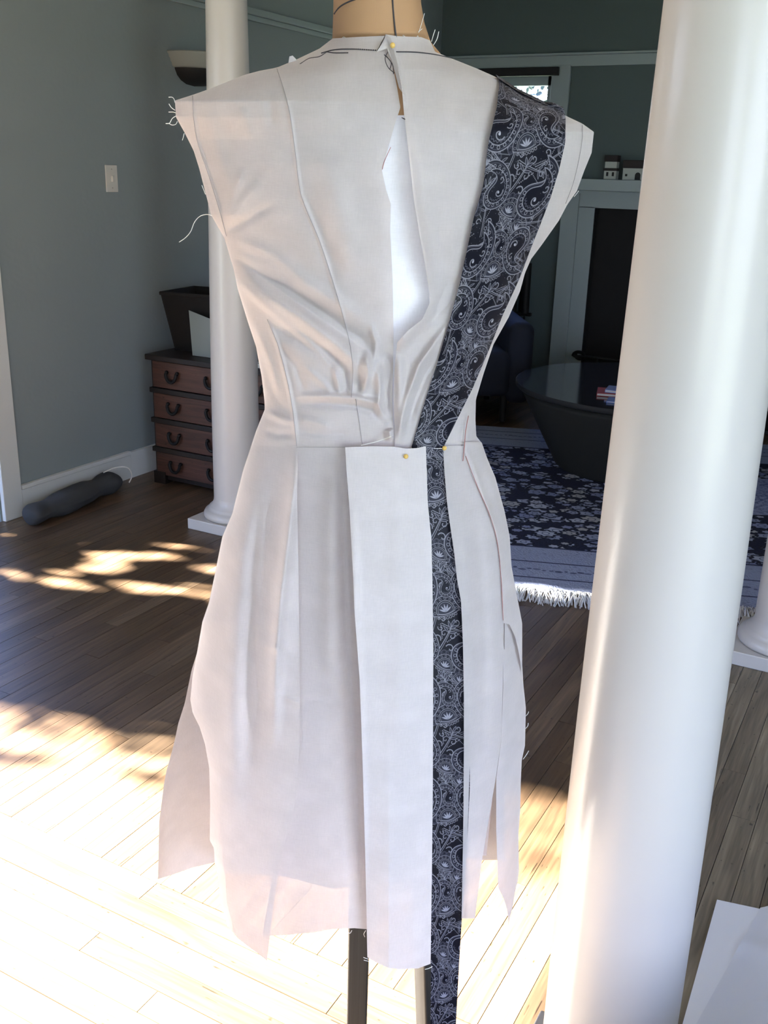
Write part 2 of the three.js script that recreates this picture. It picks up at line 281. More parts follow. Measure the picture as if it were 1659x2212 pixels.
function foliage(name, label, spots, trunks) {
  const t = thing(name, label, 'tree');
  const gs = spots.map(([x, y, z, r, turn]) => leafShape.clone().scale(r, r, r).rotateZ(rr(-3, 3)).rotateX(rr(-0.6, 0.6)).rotateY(turn + rr(-0.5, 0.5)).translate(x, y, z));
  const c = part('foliage', gs, leafMat, t); c.userData.kind = 'stuff';
  for (const pts of trunks) part('branch', tube(pts.map((p) => V(...p)), 0.018, 12, 6), barkMat, t);
}
{
  const spots = [];
  for (let k = 0; k < 2600; k++) spots.push([rr(-4.7, -2.9), rr(0.9, 2.9), rr(-10.0, -9.4), rr(0.018, 0.042), 0]);
  foliage('garden_tree', 'dark leafy garden tree seen through the small far window', spots, [[[-4, -0.6, -9.8], [-4.05, 0.8, -9.75], [-4.2, 2, -9.7], [-4.1, 3, -9.7]]]);
  // shrub by the left doorway: its gaps let the sun dapple the floor
  const tan = Math.tan(SUN_EL), X = -4.5, s2 = [];
  // floor spots that stay sunlit: x, z, half height and half width of the gap between the leaves
  const spots2 = [[-2.655, -2.70, 0.04, 0.034], [-2.49, -2.79, 0.03, 0.018], [-2.60, -2.60, 0.045, 0.016], [-2.52, -2.915, 0.03, 0.008], [-2.24, -2.8, 0.04, 0.014], [-2.31, -2.545, 0.06, 0.032], [-2.18, -2.60, 0.04, 0.03], [-2.62, -2.39, 0.035, 0.022], [-2.85, -2.36, 0.035, 0.010], [-2.69, -2.49, 0.016, 0.022], [-2.0, -2.62, 0.03, 0.02]];
  for (const XL of [X, X - 0.14, X - 0.28]) {
    const back = (fx, fz) => { const d = (fx - XL) / SUN_AZ.x; return [fz - SUN_AZ.z * d, d * tan]; };
    const gaps = spots2.map(([x, z, a, b]) => [...back(x, z), a, b]), fringe = back(-1.0, -3.28);
    for (let z = -3.05; z < -0.74; z += 0.042) for (let y = -0.5; y < 3.4; y += 0.05) {
      const r = rr(0.035, 0.058), zz = z + rr(-0.015, 0.015), yy = y + rr(-0.02, 0.02);
      if (zz > -1.05 && rnd() < 0.84 + 0.12 * (zz + 1.05) / 0.3) continue;
      if (gaps.some(([gz, gy, a, b]) => Math.hypot((zz - gz) / (b + r * 0.8), (yy - gy) / (a + r * 0.8)) < 1)) continue;
      if (Math.hypot((zz - fringe[0]) / (0.02 + r * 0.7), (yy - fringe[1]) / (0.2 + r * 0.8)) < 1 && rnd() < 0.86) continue;
      s2.push([XL + rr(-0.03, 0.03), yy, zz, r, Math.PI / 2]);
    }
  }
  foliage('garden_shrub', 'leafy shrub standing outside the open left doorway', s2, [[[X, -0.6, -2], [X, 0.8, -2.05], [X, 2, -2]], [[X, 0.4, -2.03], [X, 1.2, -1.6], [X, 2, -1.4]]]);
}

// ------------------------------------------------------------------ columns
function column(label, x, z) {
  const t = thing('column', label, 'column', [x, 0, z], 0, 'round white columns of the room divider');
  const pr = [[0.0985, 0.13], [0.0985, 0.2], [0.0978, 0.45], [0.0955, 0.75], [0.0915, 1.05], [0.087, 1.35], [0.0815, 1.7], [0.0765, 2.05], [0.072, 2.4], [0.071, CEIL]];
  const curve = new THREE.CatmullRomCurve3(pr.map(([a, b]) => V(a, b, 0))).getPoints(60).map((p) => new THREE.Vector2(p.x, p.y));
  part('shaft', new THREE.LatheGeometry(curve, 72), M.column, t);
  const b = [[0.0985, 0.135], [0.1, 0.12], [0.106, 0.105], [0.116, 0.097], [0.121, 0.092], [0.121, 0.086], [0.128, 0.083], [0.138, 0.076], [0.143, 0.066], [0.143, 0.056], [0.138, 0.047], [0.1, 0.045]].map(([a, c]) => new THREE.Vector2(a, c));
  part('base_molding', new THREE.LatheGeometry(b, 72), M.column, t);
  part('plinth', rbx(-0.152, 0, -0.152, 0.152, 0.047, 0.152, 0.004), M.column, t);
  return t;
}
column('white round column standing farthest back, beside the dark wooden drawers', -2.47, -3.25);
column('thick white round column nearest the viewer, right of the tie and dress', -0.237, -1.22);
column('white round column cut off by the right edge of the photo, its moulded base visible', -0.228, -3.2);

// ------------------------------------------------------------------ left wall fittings
{
  const t = thing('light_switch', 'small white light switch plate on the grey-green wall', 'light switch', [WL, 1.408, -3.517]);
  part('plate', rbx(0, -0.058, -0.037, 0.006, 0.058, 0.037, 0.003), M.switchPlate, t);
  part('toggle', rbx(0.005, -0.014, -0.006, 0.018, 0.012, 0.006, 0.002), M.switchPlate, t);
  for (const y of [-0.04, 0.04]) part('screw', new THREE.CylinderGeometry(0.003, 0.003, 0.002, 10).rotateZ(Math.PI / 2).translate(0.0065, y, 0), std(lin(0.4, 0.38, 0.34), 0.3, { metalness: 0.6 }), t);
}
{
  const t = thing('wall_sconce', 'half-round wall sconce with cream stepped rim and black bowl', 'sconce', [WL, 0, -4.125]);
  const half = (pts) => new THREE.LatheGeometry(pts.map(([a, b]) => new THREE.Vector2(a, b)), 40, 0, Math.PI);
  part('rim', half([[0.0, 1.975], [0.17, 1.98], [0.192, 1.982], [0.192, 1.972], [0.182, 1.967], [0.18, 1.955], [0.172, 1.95], [0.17, 1.938], [0.162, 1.933], [0.158, 1.918], [0.145, 1.912], [0, 1.912]]), std(lin(0.30, 0.31, 0.28), 0.6), t, 'cream stepped rim');
  part('bowl', half([[0.142, 1.914], [0.14, 1.905], [0.125, 1.88], [0.1, 1.86], [0.06, 1.845], [0, 1.84]]), M.black, t, 'black half bowl');
}
// rolled cloth by the baseboard
{
  const path = [V(-3.19, 0.044, -2.74), V(-3.21, 0.044, -2.88), V(-3.225, 0.044, -3.05), V(-3.245, 0.048, -3.2), V(-3.26, 0.044, -3.36)];
  const c = new THREE.CatmullRomCurve3(path), N = 60, R = 20, pos = [], ix = [], uv = [];
  for (let i = 0; i <= N; i++) {
    const t = i / N, p = c.getPoint(t), r = 0.055 * Math.pow(Math.max(0, 1 - Math.pow(Math.abs(2 * t - 1), 7)), 0.4) * (1 + 0.14 * Math.cos(t * Math.PI * 4 + 0.6) + 0.06 * Math.sin(t * 23));
    for (let k = 0; k <= R; k++) { const a = k / R * Math.PI * 2, q = r * (1 + 0.07 * Math.sin(3 * a + t * 14)); pos.push(p.x + Math.cos(a) * q * 1.1, Math.max(0.001, p.y + Math.sin(a) * q * 0.9), p.z); uv.push(t, k / R); }
  }
  for (let i = 0; i < N; i++) for (let k = 0; k < R; k++) { const a = i * (R + 1) + k; ix.push(a, a + 1, a + R + 1, a + 1, a + R + 2, a + R + 1); }
  const g = new THREE.BufferGeometry(); g.setAttribute('position', new THREE.Float32BufferAttribute(pos, 3)); g.setAttribute('uv', new THREE.Float32BufferAttribute(uv, 2)); g.setIndex(ix); g.computeVertexNormals();
  const t = thing('draft_stopper', 'lumpy grey cloth roll lying on the floor along the baseboard', 'draft stopper');
  part('cloth_roll', g, std(lin(0.055, 0.058, 0.062), 0.95, { bumpMap: muslinBump, bumpScale: 0.001 }), t);
  part('string_loop', tube([V(-3.262, 0.1, -3.27), V(-3.235, 0.115, -3.33), V(-3.205, 0.105, -3.375), V(-3.185, 0.07, -3.375), V(-3.19, 0.04, -3.36)], 0.003, 24, 6), M.whiteThread, t, 'pale string loop');
}

// ------------------------------------------------------------------ chest of drawers with basket and paper
{
  const wood = (c) => std(lin(...c), 0.5, { map: woodTex });
  const body = wood([0.03, 0.018, 0.014]), front = wood([0.16, 0.072, 0.05]);
  const X0 = -3.185, Wd = 0.985, Z0 = -3.53, D = 0.45;
  const t = thing('drawer_chest', 'low dark wooden chest with four rows of reddish drawers and black pulls', 'chest of drawers', [X0, 0, Z0]);
  part('carcass', [bx(0, 0.02, -D, Wd, 0.61, -0.02), bx(0, 0, -0.06, 0.07, 0.06, 0.0), bx(Wd - 0.07, 0, -0.06, Wd, 0.06, 0), bx(0.0, 0.0, -D, 0.07, 0.06, -D + 0.07), bx(Wd - 0.07, 0, -D, Wd, 0.06, -D + 0.07)], body, t);
  part('chest_top', rbx(-0.012, 0.605, -D - 0.01, Wd + 0.012, 0.632, 0.014, 0.005), body, t);
  for (const y of [0.462, 0.316, 0.172]) part('rail', rbx(0, y - 0.012, -0.03, Wd, y + 0.012, 0.004, 0.003), body, t);
  const rows = [[0.477, 0.602], [0.330, 0.448], [0.186, 0.302], [0.045, 0.158]];
  const uvm = (g) => { const p = g.attributes.position, uv = g.attributes.uv; for (let i = 0; i < p.count; i++) uv.setXY(i, p.getY(i) * 2.1, p.getX(i) * 1.1); return g; };
  for (const [y0, y1] of rows) for (const k of [0, 1]) {
    const x0 = k * 0.484 + 0.018, x1 = x0 + 0.464;
    const d = part('drawer', uvm(rbx(x0, y0, -0.03, x1, y1, -0.004, 0.003)), front, t);
    for (const hx of [0.125, 0.355]) {
      const c = x0 + hx, yc = (y0 + y1) / 2 + 0.014, pts = [];
      for (let a = 0; a <= 10; a++) { const th = Math.PI + a / 10 * Math.PI; pts.push(V(c + Math.cos(th) * 0.031, yc + Math.sin(th) * 0.04, 0.012 + 0.004 * Math.sin(a / 10 * Math.PI))); }
      part('pull', [tube(pts, 0.0075, 24, 8), new THREE.SphereGeometry(0.009, 10, 8).translate(c - 0.031, yc + 0.003, 0.006), new THREE.SphereGeometry(0.009, 10, 8).translate(c + 0.031, yc + 0.003, 0.006)], M.iron, d);
    }
  }
}
{
  const t = thing('storage_basket', 'dark brown flared square basket standing on the wooden chest', 'basket', [-3.055, 0.633, -3.8], rad(8));
  const fr = (b, tp, h, th, y0) => { const s = [[-1, -1], [1, -1], [1, 1], [-1, 1]], g = []; const pos = [], ix = []; const ring = (r, y, dx) => s.forEach(([a, c]) => pos.push(a * r + dx, y, c * r * 0.8)); ring(b, y0, 0.02); ring(tp, y0 + h, 0.035); ring(tp - th, y0 + h, 0.035); ring(b - th, y0 + 0.01, 0.02); for (let q = 0; q < 3; q++) for (let k = 0; k < 4; k++) { const a = q * 4 + k, n = q * 4 + (k + 1) % 4; ix.push(a, a + 4, n, n, a + 4, n + 4); } ix.push(0, 1, 2, 0, 2, 3, 12, 14, 13, 12, 15, 14); const G = new THREE.BufferGeometry(); G.setAttribute('position', new THREE.Float32BufferAttribute(pos, 3)); G.setIndex(ix); const o = G.toNonIndexed(); o.computeVertexNormals(); return o; };
  const dark = std(lin(0.005, 0.0035, 0.003), 0.85, { side: THREE.DoubleSide });
  part('basket_body', fr(0.13, 0.185, 0.27, 0.012, 0), dark, t);
  part('basket_rim', [-1, 1].flatMap((k) => [rbx(-0.155, 0.262, k * 0.146 - 0.008, 0.225, 0.278, k * 0.146 + 0.008, 0.004), rbx(0.035 + k * 0.183 - 0.008, 0.262, -0.15, 0.035 + k * 0.183 + 0.008, 0.278, 0.15, 0.004)]), dark, t);
}
{
  const s = new THREE.Shape([new THREE.Vector2(0, 0), new THREE.Vector2(0.19, 0), new THREE.Vector2(0.17, 0.16), new THREE.Vector2(-0.03, 0.205)]);
  const g = new THREE.ExtrudeGeometry(s, { depth: 0.002, bevelEnabled: false }).rotateX(-0.1);
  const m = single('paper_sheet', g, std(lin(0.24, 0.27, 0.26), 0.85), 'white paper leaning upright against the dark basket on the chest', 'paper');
  m.position.set(-2.985, 0.634, -3.612);
}
{
  const m = single('paper_pad', rbx(-0.1, 0, -0.07, 0.1, 0.02, 0.07, 0.002), std(lin(0.6, 0.62, 0.58), 0.8), 'small white pad of paper on the chest top between column and dress', 'paper');
  m.position.set(-2.49, 0.633, -3.61);
}

// ------------------------------------------------------------------ fireplace wall
{
  const z = WB, x0 = -2.27, x1 = -0.45;
  const t = thing('fireplace', 'white-painted fireplace surround with plain mantel and black opening', 'fireplace', [0, 0, 0]);
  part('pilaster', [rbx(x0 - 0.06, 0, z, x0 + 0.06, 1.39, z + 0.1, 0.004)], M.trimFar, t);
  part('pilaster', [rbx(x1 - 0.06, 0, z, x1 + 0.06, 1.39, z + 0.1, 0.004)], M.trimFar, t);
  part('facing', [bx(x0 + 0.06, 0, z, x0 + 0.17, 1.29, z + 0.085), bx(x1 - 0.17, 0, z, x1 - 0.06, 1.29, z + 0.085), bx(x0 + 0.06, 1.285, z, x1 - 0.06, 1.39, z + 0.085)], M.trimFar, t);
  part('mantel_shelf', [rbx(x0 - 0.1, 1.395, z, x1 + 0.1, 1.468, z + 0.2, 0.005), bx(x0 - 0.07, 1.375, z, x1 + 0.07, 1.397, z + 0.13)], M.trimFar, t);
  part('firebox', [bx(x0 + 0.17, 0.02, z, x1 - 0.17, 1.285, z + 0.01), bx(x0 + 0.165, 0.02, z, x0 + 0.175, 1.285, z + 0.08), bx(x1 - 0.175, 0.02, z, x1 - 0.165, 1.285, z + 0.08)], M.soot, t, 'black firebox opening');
  part('hearth', rbx(x0 - 0.05, 0, z, x1 + 0.05, 0.03, z + 0.5, 0.005), M.black, t);
}
{
  const white = std(lin(0.42, 0.45, 0.43), 0.8), roof = std(lin(0.025, 0.02, 0.02), 0.8), hole = M.black, y = 1.469, z = WB + 0.1;
  const a = thing('model_house', 'small two-storey white model house with dark flat roof on the mantel', 'ornament', [-2.005, y, z]);
  part('wall', [rbx(-0.042, 0, -0.03, 0.042, 0.055, 0.03, 0.003), rbx(-0.04, 0.068, -0.028, 0.04, 0.11, 0.028, 0.003)], white, a);
  part('roof', [rbx(-0.046, 0.11, -0.034, 0.044, 0.15, 0.034, 0.004), rbx(-0.048, 0.053, -0.034, 0.046, 0.07, 0.034, 0.003)], roof, a);
  for (const x of [-0.018, 0.02]) part('window', bx(x - 0.007, 0.02, 0.029, x + 0.007, 0.045, 0.032), hole, a);
  const b = thing('model_house', 'long low white model house with arched doorway and dark roof on the mantel', 'ornament', [-1.83, y, z]);
  const s = new THREE.Shape([new THREE.Vector2(-0.09, 0), new THREE.Vector2(0.12, 0), new THREE.Vector2(0.12, 0.05), new THREE.Vector2(0.07, 0.05), new THREE.Vector2(0.06, 0.075), new THREE.Vector2(-0.09, 0.075)]);
  part('wall', new THREE.ExtrudeGeometry(s, { depth: 0.06, bevelEnabled: false }).translate(0, 0, -0.03), white, b);
  part('roof', [rbx(-0.095, 0.072, -0.036, 0.065, 0.122, 0.036, 0.006), rbx(0.06, 0.048, -0.036, 0.125, 0.085, 0.036, 0.005)], roof, b);
  const arch = new THREE.Shape(); arch.moveTo(-0.018, 0); arch.lineTo(0.018, 0); arch.lineTo(0.018, 0.028); arch.absarc(0, 0.028, 0.018, 0, Math.PI); arch.lineTo(-0.018, 0);
  part('doorway', new THREE.ExtrudeGeometry(arch, { depth: 0.004, bevelEnabled: false }).translate(0.01, 0.001, 0.028), hole, b);
  for (const x of [-0.066, 0.055, 0.095]) part('window', bx(x - 0.007, 0.022, 0.029, x + 0.007, 0.036, 0.032), hole, b);
}
{
  const t = thing('fire_tools', 'black iron fireplace tool stand beside the left edge of the surround', 'fireplace tools', [-2.53, 0, -6.62]);
  part('base', new THREE.CylinderGeometry(0.1, 0.115, 0.03, 24).translate(0, 0.015, 0), M.iron, t);
  part('post', new THREE.CylinderGeometry(0.009, 0.009, 0.9, 10).translate(0, 0.47, 0), M.iron, t);
  part('brush', [new THREE.CylinderGeometry(0.006, 0.006, 0.45, 8).translate(-0.045, 0.36, 0.03), new THREE.CylinderGeometry(0.028, 0.034, 0.34, 12).translate(-0.045, 0.74, 0.03)], M.iron, t);
  part('shovel', [new THREE.CylinderGeometry(0.006, 0.006, 0.45, 8).translate(0.05, 0.36, 0.03), new THREE.CylinderGeometry(0.026, 0.03, 0.34, 12).translate(0.05, 0.74, 0.03)], M.iron, t);
  part('crossbar', rbx(-0.1, 0.55, 0.015, 0.1, 0.575, 0.045, 0.006), M.iron, t);
}
{
  const pts = []; for (let k = 0; k <= 30; k++) { const a = k / 30 * Math.PI * 2.2; pts.push(V(-0.03 - 0.045 * Math.cos(a) * (1 - k / 60), 0.30 + 0.03 * Math.sin(a) * (1 - k / 60), 0)); }
  const t = thing('fire_grate', 'black iron scroll-ended bar standing on the hearth behind the round table', 'fire grate', [-2.0, 0.03, -6.5]);
  part('scroll_bar', [tube([...pts.reverse(), V(0.1, 0.3, 0), V(0.5, 0.29, 0), V(0.9, 0.29, 0)], 0.011, 90, 8)], M.iron, t);
  for (const x of [0.1, 0.8]) part('foot', new THREE.CylinderGeometry(0.011, 0.014, 0.3, 8).translate(x, 0.15, 0), M.iron, t);
}
// ------------------------------------------------------------------ armchair and blue throw
{
  const navy = std(lin(0.010, 0.014, 0.028), 0.85), t = thing('armchair', 'dark upholstered armchair in the shadow left of the round table', 'armchair', [-2.68, 0.0125, -5.75], rad(32));
  part('seat', rbx(-0.38, 0.16, -0.36, 0.38, 0.44, 0.36, 0.06, 4), navy, t);
  part('backrest', rbx(-0.4, 0.2, -0.46, 0.4, 0.92, -0.28, 0.07, 4), navy, t);
  for (const s of [-1, 1]) part('armrest', rbx(s * 0.42 - 0.08, 0.12, -0.4, s * 0.42 + 0.08, 0.62, 0.36, 0.06, 4), navy, t);
  for (const x of [-0.34, 0.34]) for (const z of [-0.34, 0.3]) part('leg', new THREE.CylinderGeometry(0.025, 0.02, 0.17, 10).translate(x, 0.085, z), M.black, t);
}
{
  const N = 120, R = 20, pos = [], ix = [];
  for (let j = 0; j <= R; j++) for (let i = 0; i <= N; i++) {
    const u = i / N, v = j / R, f = 0.022 * Math.sin(u * 44 + Math.sin(u * 9) * 2) * (0.3 + v);
    pos.push(-0.37 + 0.74 * u, 0.955 - 0.02 * (v < 0.08 ? 1 : 0) - Math.max(0, v - 0.08) * 0.62, -0.47 + (v < 0.08 ? v * 3.1 : 0.255 + f + v * 0.1));
  }
  for (let j = 0; j < R; j++) for (let i = 0; i < N; i++) { const a = j * (N + 1) + i; ix.push(a, a + N + 1, a + 1, a + 1, a + N + 1, a + N + 2); }
  const g = new THREE.BufferGeometry(); g.setAttribute('position', new THREE.Float32BufferAttribute(pos, 3)); g.setIndex(ix); g.computeVertexNormals();
  const m = single('throw_blanket', g, std(lin(0.03, 0.075, 0.34), 0.5, { side: THREE.DoubleSide, sheen: 0.3, sheenColor: lin(0.2, 0.3, 0.8) }), 'deep blue throw hanging in folds over the dark armchair back', 'blanket');
  m.position.set(-2.68, 0.0125, -5.75); m.rotation.y = rad(32);
}
// ------------------------------------------------------------------ round table and its things
{
  const t = thing('coffee_table', 'low round drum coffee table with glossy dark top and tapering base', 'table', [-1.25, 0.0125, -5.15]);
  const gloss = std(lin(0.012, 0.016, 0.03), 0.12, { clearcoat: 0.4, clearcoatRoughness: 0.08 });
  part('table_rim', new THREE.LatheGeometry([[0, 0.402], [0.63, 0.403], [0.655, 0.408], [0.665, 0.418], [0.665, 0.4345], [0.66, 0.437]].map(([a, b]) => new THREE.Vector2(a, b)), 96), std(lin(0.009, 0.010, 0.012), 0.75), t, 'dark matt rim');
  part('glass_surface', new THREE.LatheGeometry([[0.66, 0.437], [0, 0.4375]].map(([a, b]) => new THREE.Vector2(a, b)), 96), gloss, t, 'glossy dark blue top surface');
  part('drum_base', new THREE.LatheGeometry([[0, 0], [0.42, 0], [0.43, 0.01], [0.5, 0.14], [0.57, 0.27], [0.62, 0.37], [0.64, 0.402], [0, 0.402]].map(([a, b]) => new THREE.Vector2(a, b)), 96), std(lin(0.009, 0.010, 0.009), 0.8), t);
  const o = thing('gourd_ornament', 'small ornament with orange round top on a cream base on the round table', 'ornament', [-1.33, 0.45, -5.2]);
  part('base', new THREE.LatheGeometry([[0, 0], [0.05, 0], [0.058, 0.03], [0.05, 0.07], [0.028, 0.1], [0, 0.105]].map(([a, b]) => new THREE.Vector2(a, b)), 28), std(lin(0.5, 0.45, 0.34), 0.5), o, 'cream rounded base');
  part('top', new THREE.SphereGeometry(0.045, 24, 16).scale(1, 1.15, 1).translate(0, 0.15, 0), std(lin(0.5, 0.22, 0.05), 0.4), o, 'orange round top');
  const b = (name, label, c, x, z, y, w, d, h, a) => { const k = thing(name, label, 'book', [x, y, z], rad(a)); part('cover', [rbx(-w / 2, 0, -d / 2, w / 2, 0.003, d / 2, 0.001), rbx(-w / 2, h - 0.003, -d / 2, w / 2, h, d / 2, 0.001), bx(-w / 2, 0, -d / 2, -w / 2 + 0.003, h, d / 2)], c, k); part('pages', bx(-w / 2 + 0.003, 0.003, -d / 2 + 0.003, w / 2 - 0.004, h - 0.003, d / 2 - 0.003), std(lin(0.5, 0.5, 0.48), 0.9), k); };
  b('book', 'red-covered book lying under a pale blue one on the round table', std(lin(0.3, 0.03, 0.03), 0.5), -1.295, -4.83, 0.45, 0.2, 0.15, 0.016, 15);
  b('book', 'pale blue book lying on top of the red one on the round table', std(lin(0.22, 0.3, 0.62), 0.4), -1.265, -4.835, 0.467, 0.17, 0.12, 0.014, 8);
  b('book', 'blue thin book nearest the front rim of the round table', std(lin(0.12, 0.2, 0.5), 0.4), -1.22, -4.67, 0.45, 0.15, 0.1, 0.01, 10);
}
// ------------------------------------------------------------------ patterned rug with fringe
{
  const RW = 3.4, RD = 2.5;
  const map = canvasTexture(2048, 1536, (g, w, h) => {
    const k = w / RW; seed = 99;
    g.fillStyle = '#9aa4c2'; g.fillRect(0, 0, w, h);
    for (let i = 0; i < 38000; i++) { g.fillStyle = `rgba(${rnd() < 0.5 ? '40,48,80' : '150,158,180'},${rr(0.08, 0.3)})`; g.fillRect(rnd() * w, rnd() * h, rr(2, 9), rr(1, 4)); }
    const B = 0.46 * k, BX = 0.2 * k, navy = '#10162e';
    g.save(); g.beginPath(); g.rect(BX, B, w - 2 * BX, h - 2 * B); g.clip(); g.fillStyle = '#141b38'; g.fillRect(0, 0, w, h);
    for (let i = 0; i < 2600; i++) {
      const x = rnd() * w, y = rnd() * h, s = rr(12, 30), n = 5 + Math.floor(rnd() * 4), a0 = rnd() * 6;
      g.fillStyle = ['#a3acc8', '#949dbc', '#b1b8cc', '#8690b8', '#aaacb4'][Math.floor(rnd() * 5)]; g.beginPath();
      for (let q = 0; q <= 40; q++) { const a = q / 40 * Math.PI * 2, r = s * (0.87 + 0.13 * Math.cos(n * a + a0)); const X = x + Math.cos(a) * r * 1.25, Y = y + Math.sin(a) * r; q ? g.lineTo(X, Y) : g.moveTo(X, Y); }
      g.fill(); g.strokeStyle = navy; g.lineWidth = 6; g.stroke(); if (s > 18) { g.strokeStyle = 'rgba(30,38,70,0.6)'; g.lineWidth = 2.5; g.beginPath(); g.arc(x, y, s * 0.35, 0, 7); g.stroke(); }
    }
    g.strokeStyle = navy; for (let i = 0; i < 130; i++) { g.lineWidth = rr(4, 9); let x = rnd() * w, y = rnd() * h; g.beginPath(); g.moveTo(x, y); g.bezierCurveTo(x + rr(-90, 90), y + rr(-60, 60), x + rr(-120, 120), y + rr(-60, 60), x + rr(-160, 160), y + rr(-70, 70)); g.stroke(); }
    g.fillStyle = '#98a2c6'; g.beginPath(); g.ellipse(w * 0.46, h * 0.42, 330, 210, 0, 0, 7); g.fill(); for (let i = 0; i < 2500; i++) { const a = rnd() * 7, r = Math.sqrt(rnd()); g.fillStyle = 'rgba(40,52,96,0.35)'; g.fillRect(w * 0.46 + Math.cos(a) * r * 320, h * 0.42 + Math.sin(a) * r * 200, rr(4, 12), rr(3, 6)); }
    g.restore();
    g.strokeStyle = 'rgba(22,28,58,0.75)'; g.lineWidth = 9; g.strokeRect(BX, B, w - 2 * BX, h - 2 * B); g.lineWidth = 6; g.strokeRect(BX * 0.62, B * 0.62, w - BX * 1.24, h - B * 1.24); g.strokeRect(BX * 0.25, B * 0.25, w - BX * 0.5, h - B * 0.5);
    for (let i = 0; i < 240; i++) { g.fillStyle = 'rgba(24,30,62,0.5)'; const e = i % 2 ? h - B * 0.44 : B * 0.44; g.beginPath(); g.ellipse((i >> 1) / 120 * w, e + rr(-6, 6), rr(4, 10), rr(3, 7), 0, 0, 7); g.fill(); }
  });
  const pileBump = dataTexture(256, 256, (u, v) => vnoise(u * 128, v * 128, 128, 128), false); pileBump.repeat.set(6, 5);
  const ang = Math.atan2(0.093, 0.266), uX = Math.cos(ang), uZ = -Math.sin(ang);
  // middle of the near edge
  const t = thing('rug', 'blue and grey floral rug with white fringe under the round table', 'rug', [-1.13 - uZ * 0 , 0, -3.25], ang);
  const g = new THREE.BoxGeometry(RW, 0.011, RD, 40, 1, 30).translate(1.02, 0.0065, -RD / 2);
  part('pile', g, std(lin(0.95, 0.97, 1.0), 0.95, { map, bumpMap: pileBump, bumpScale: 0.003 }), t);
  const strands = []; seed = 31;
  for (let i = 0; i < 1500; i++) { const x = 1.02 - RW / 2 + RW * (i + rnd()) / 1500, l = rr(0.06, 0.13), b = rr(-0.04, 0.04); strands.push(new THREE.TubeGeometry(new THREE.CatmullRomCurve3([V(x, 0.008, -0.02), V(x + b * 0.5, rr(0.012, 0.03), l * 0.5), V(x + b, rr(0.002, 0.01), l)]), 4, rr(0.0016, 0.003), 4)); }
  const f = part('fringe', strands, std(lin(0.78, 0.8, 0.84), 0.9), t, 'white knotted fringe'); f.userData.kind = 'stuff';
}
// ------------------------------------------------------------------ white sheets on the floor at lower right
{
  const sheetGeo = (pts, fy, nu = 50, nv = 50) => { const pos = [], uv = [], ix = []; for (let j = 0; j <= nv; j++) for (let i = 0; i <= nu; i++) { const u = i / nu, v = j / nv, [a, b, c, d] = pts, x = (a[0] * (1 - u) + b[0] * u) * (1 - v) + (d[0] * (1 - u) + c[0] * u) * v, z = (a[1] * (1 - u) + b[1] * u) * (1 - v) + (d[1] * (1 - u) + c[1] * u) * v; pos.push(x, fy(u, v, x, z), z); uv.push(x, z); } for (let j = 0; j < nv; j++) for (let i = 0; i < nu; i++) { const a = j * (nu + 1) + i; ix.push(a, a + nu + 1, a + 1, a + 1, a + nu + 1, a + nu + 2); } const g = new THREE.BufferGeometry(); g.setAttribute('position', new THREE.Float32BufferAttribute(pos, 3)); g.setAttribute('uv', new THREE.Float32BufferAttribute(uv, 2)); g.setIndex(ix); g.computeVertexNormals(); return g; };
  single('paper_sheet', sheetGeo([[-0.175, -1.887], [0.35, -1.985], [0.3, -1.3], [-0.155, -1.25]], (u, v) => 0.0035 + 0.002 * Math.sin(u * 5 + v * 3)), std(lin(0.88, 0.9, 0.93), 0.75, { side: THREE.DoubleSide }), 'flat white paper sheet lying on the floor right of the large column', 'paper');
  single('paper_sheet', sheetGeo([[-0.089, -1.905], [0.3, -2.25], [0.42, -1.35], [-0.15, -1.46]], (u, v) => 0.0065 + 0.01 * Math.exp(-Math.pow((u - 0.1 - 0.25 * v) / 0.05, 2)) + 0.005 * Math.exp(-Math.pow((v - 0.3 - u * 0.3) / 0.06, 2))), std(lin(0.87, 0.89, 0.93), 0.85, { side: THREE.DoubleSide, transmission: 0.25, thickness: 0 }), 'creased translucent white paper overlapping the flat sheet on the floor', 'paper');
}

// unseen low table, added to shade the foot of the large column
{
  const t = thing('shade_table', 'unseen low wooden table added to shade the large column foot', 'table', [0.42, 0, -0.78]), w = plankMats[1];
  part('table_top', rbx(-0.29, 0.43, -0.36, 0.36, 0.47, 0.7, 0.006), w, t);
  part('side_panel', rbx(-0.27, 0.02, -0.34, -0.245, 0.43, 0.68, 0.003), w, t); part('side_panel', rbx(0.32, 0.02, -0.34, 0.345, 0.43, 0.68, 0.003), w, t);
  part('back_panel', rbx(-0.245, 0.06, -0.33, 0.32, 0.43, -0.31, 0.003), w, t);
  for (const x of [-0.25, 0.32]) for (const z of [-0.32, 0.66]) part('foot', new THREE.CylinderGeometry(0.018, 0.016, 0.03, 10).translate(x, 0.015, z), M.black, t);
}

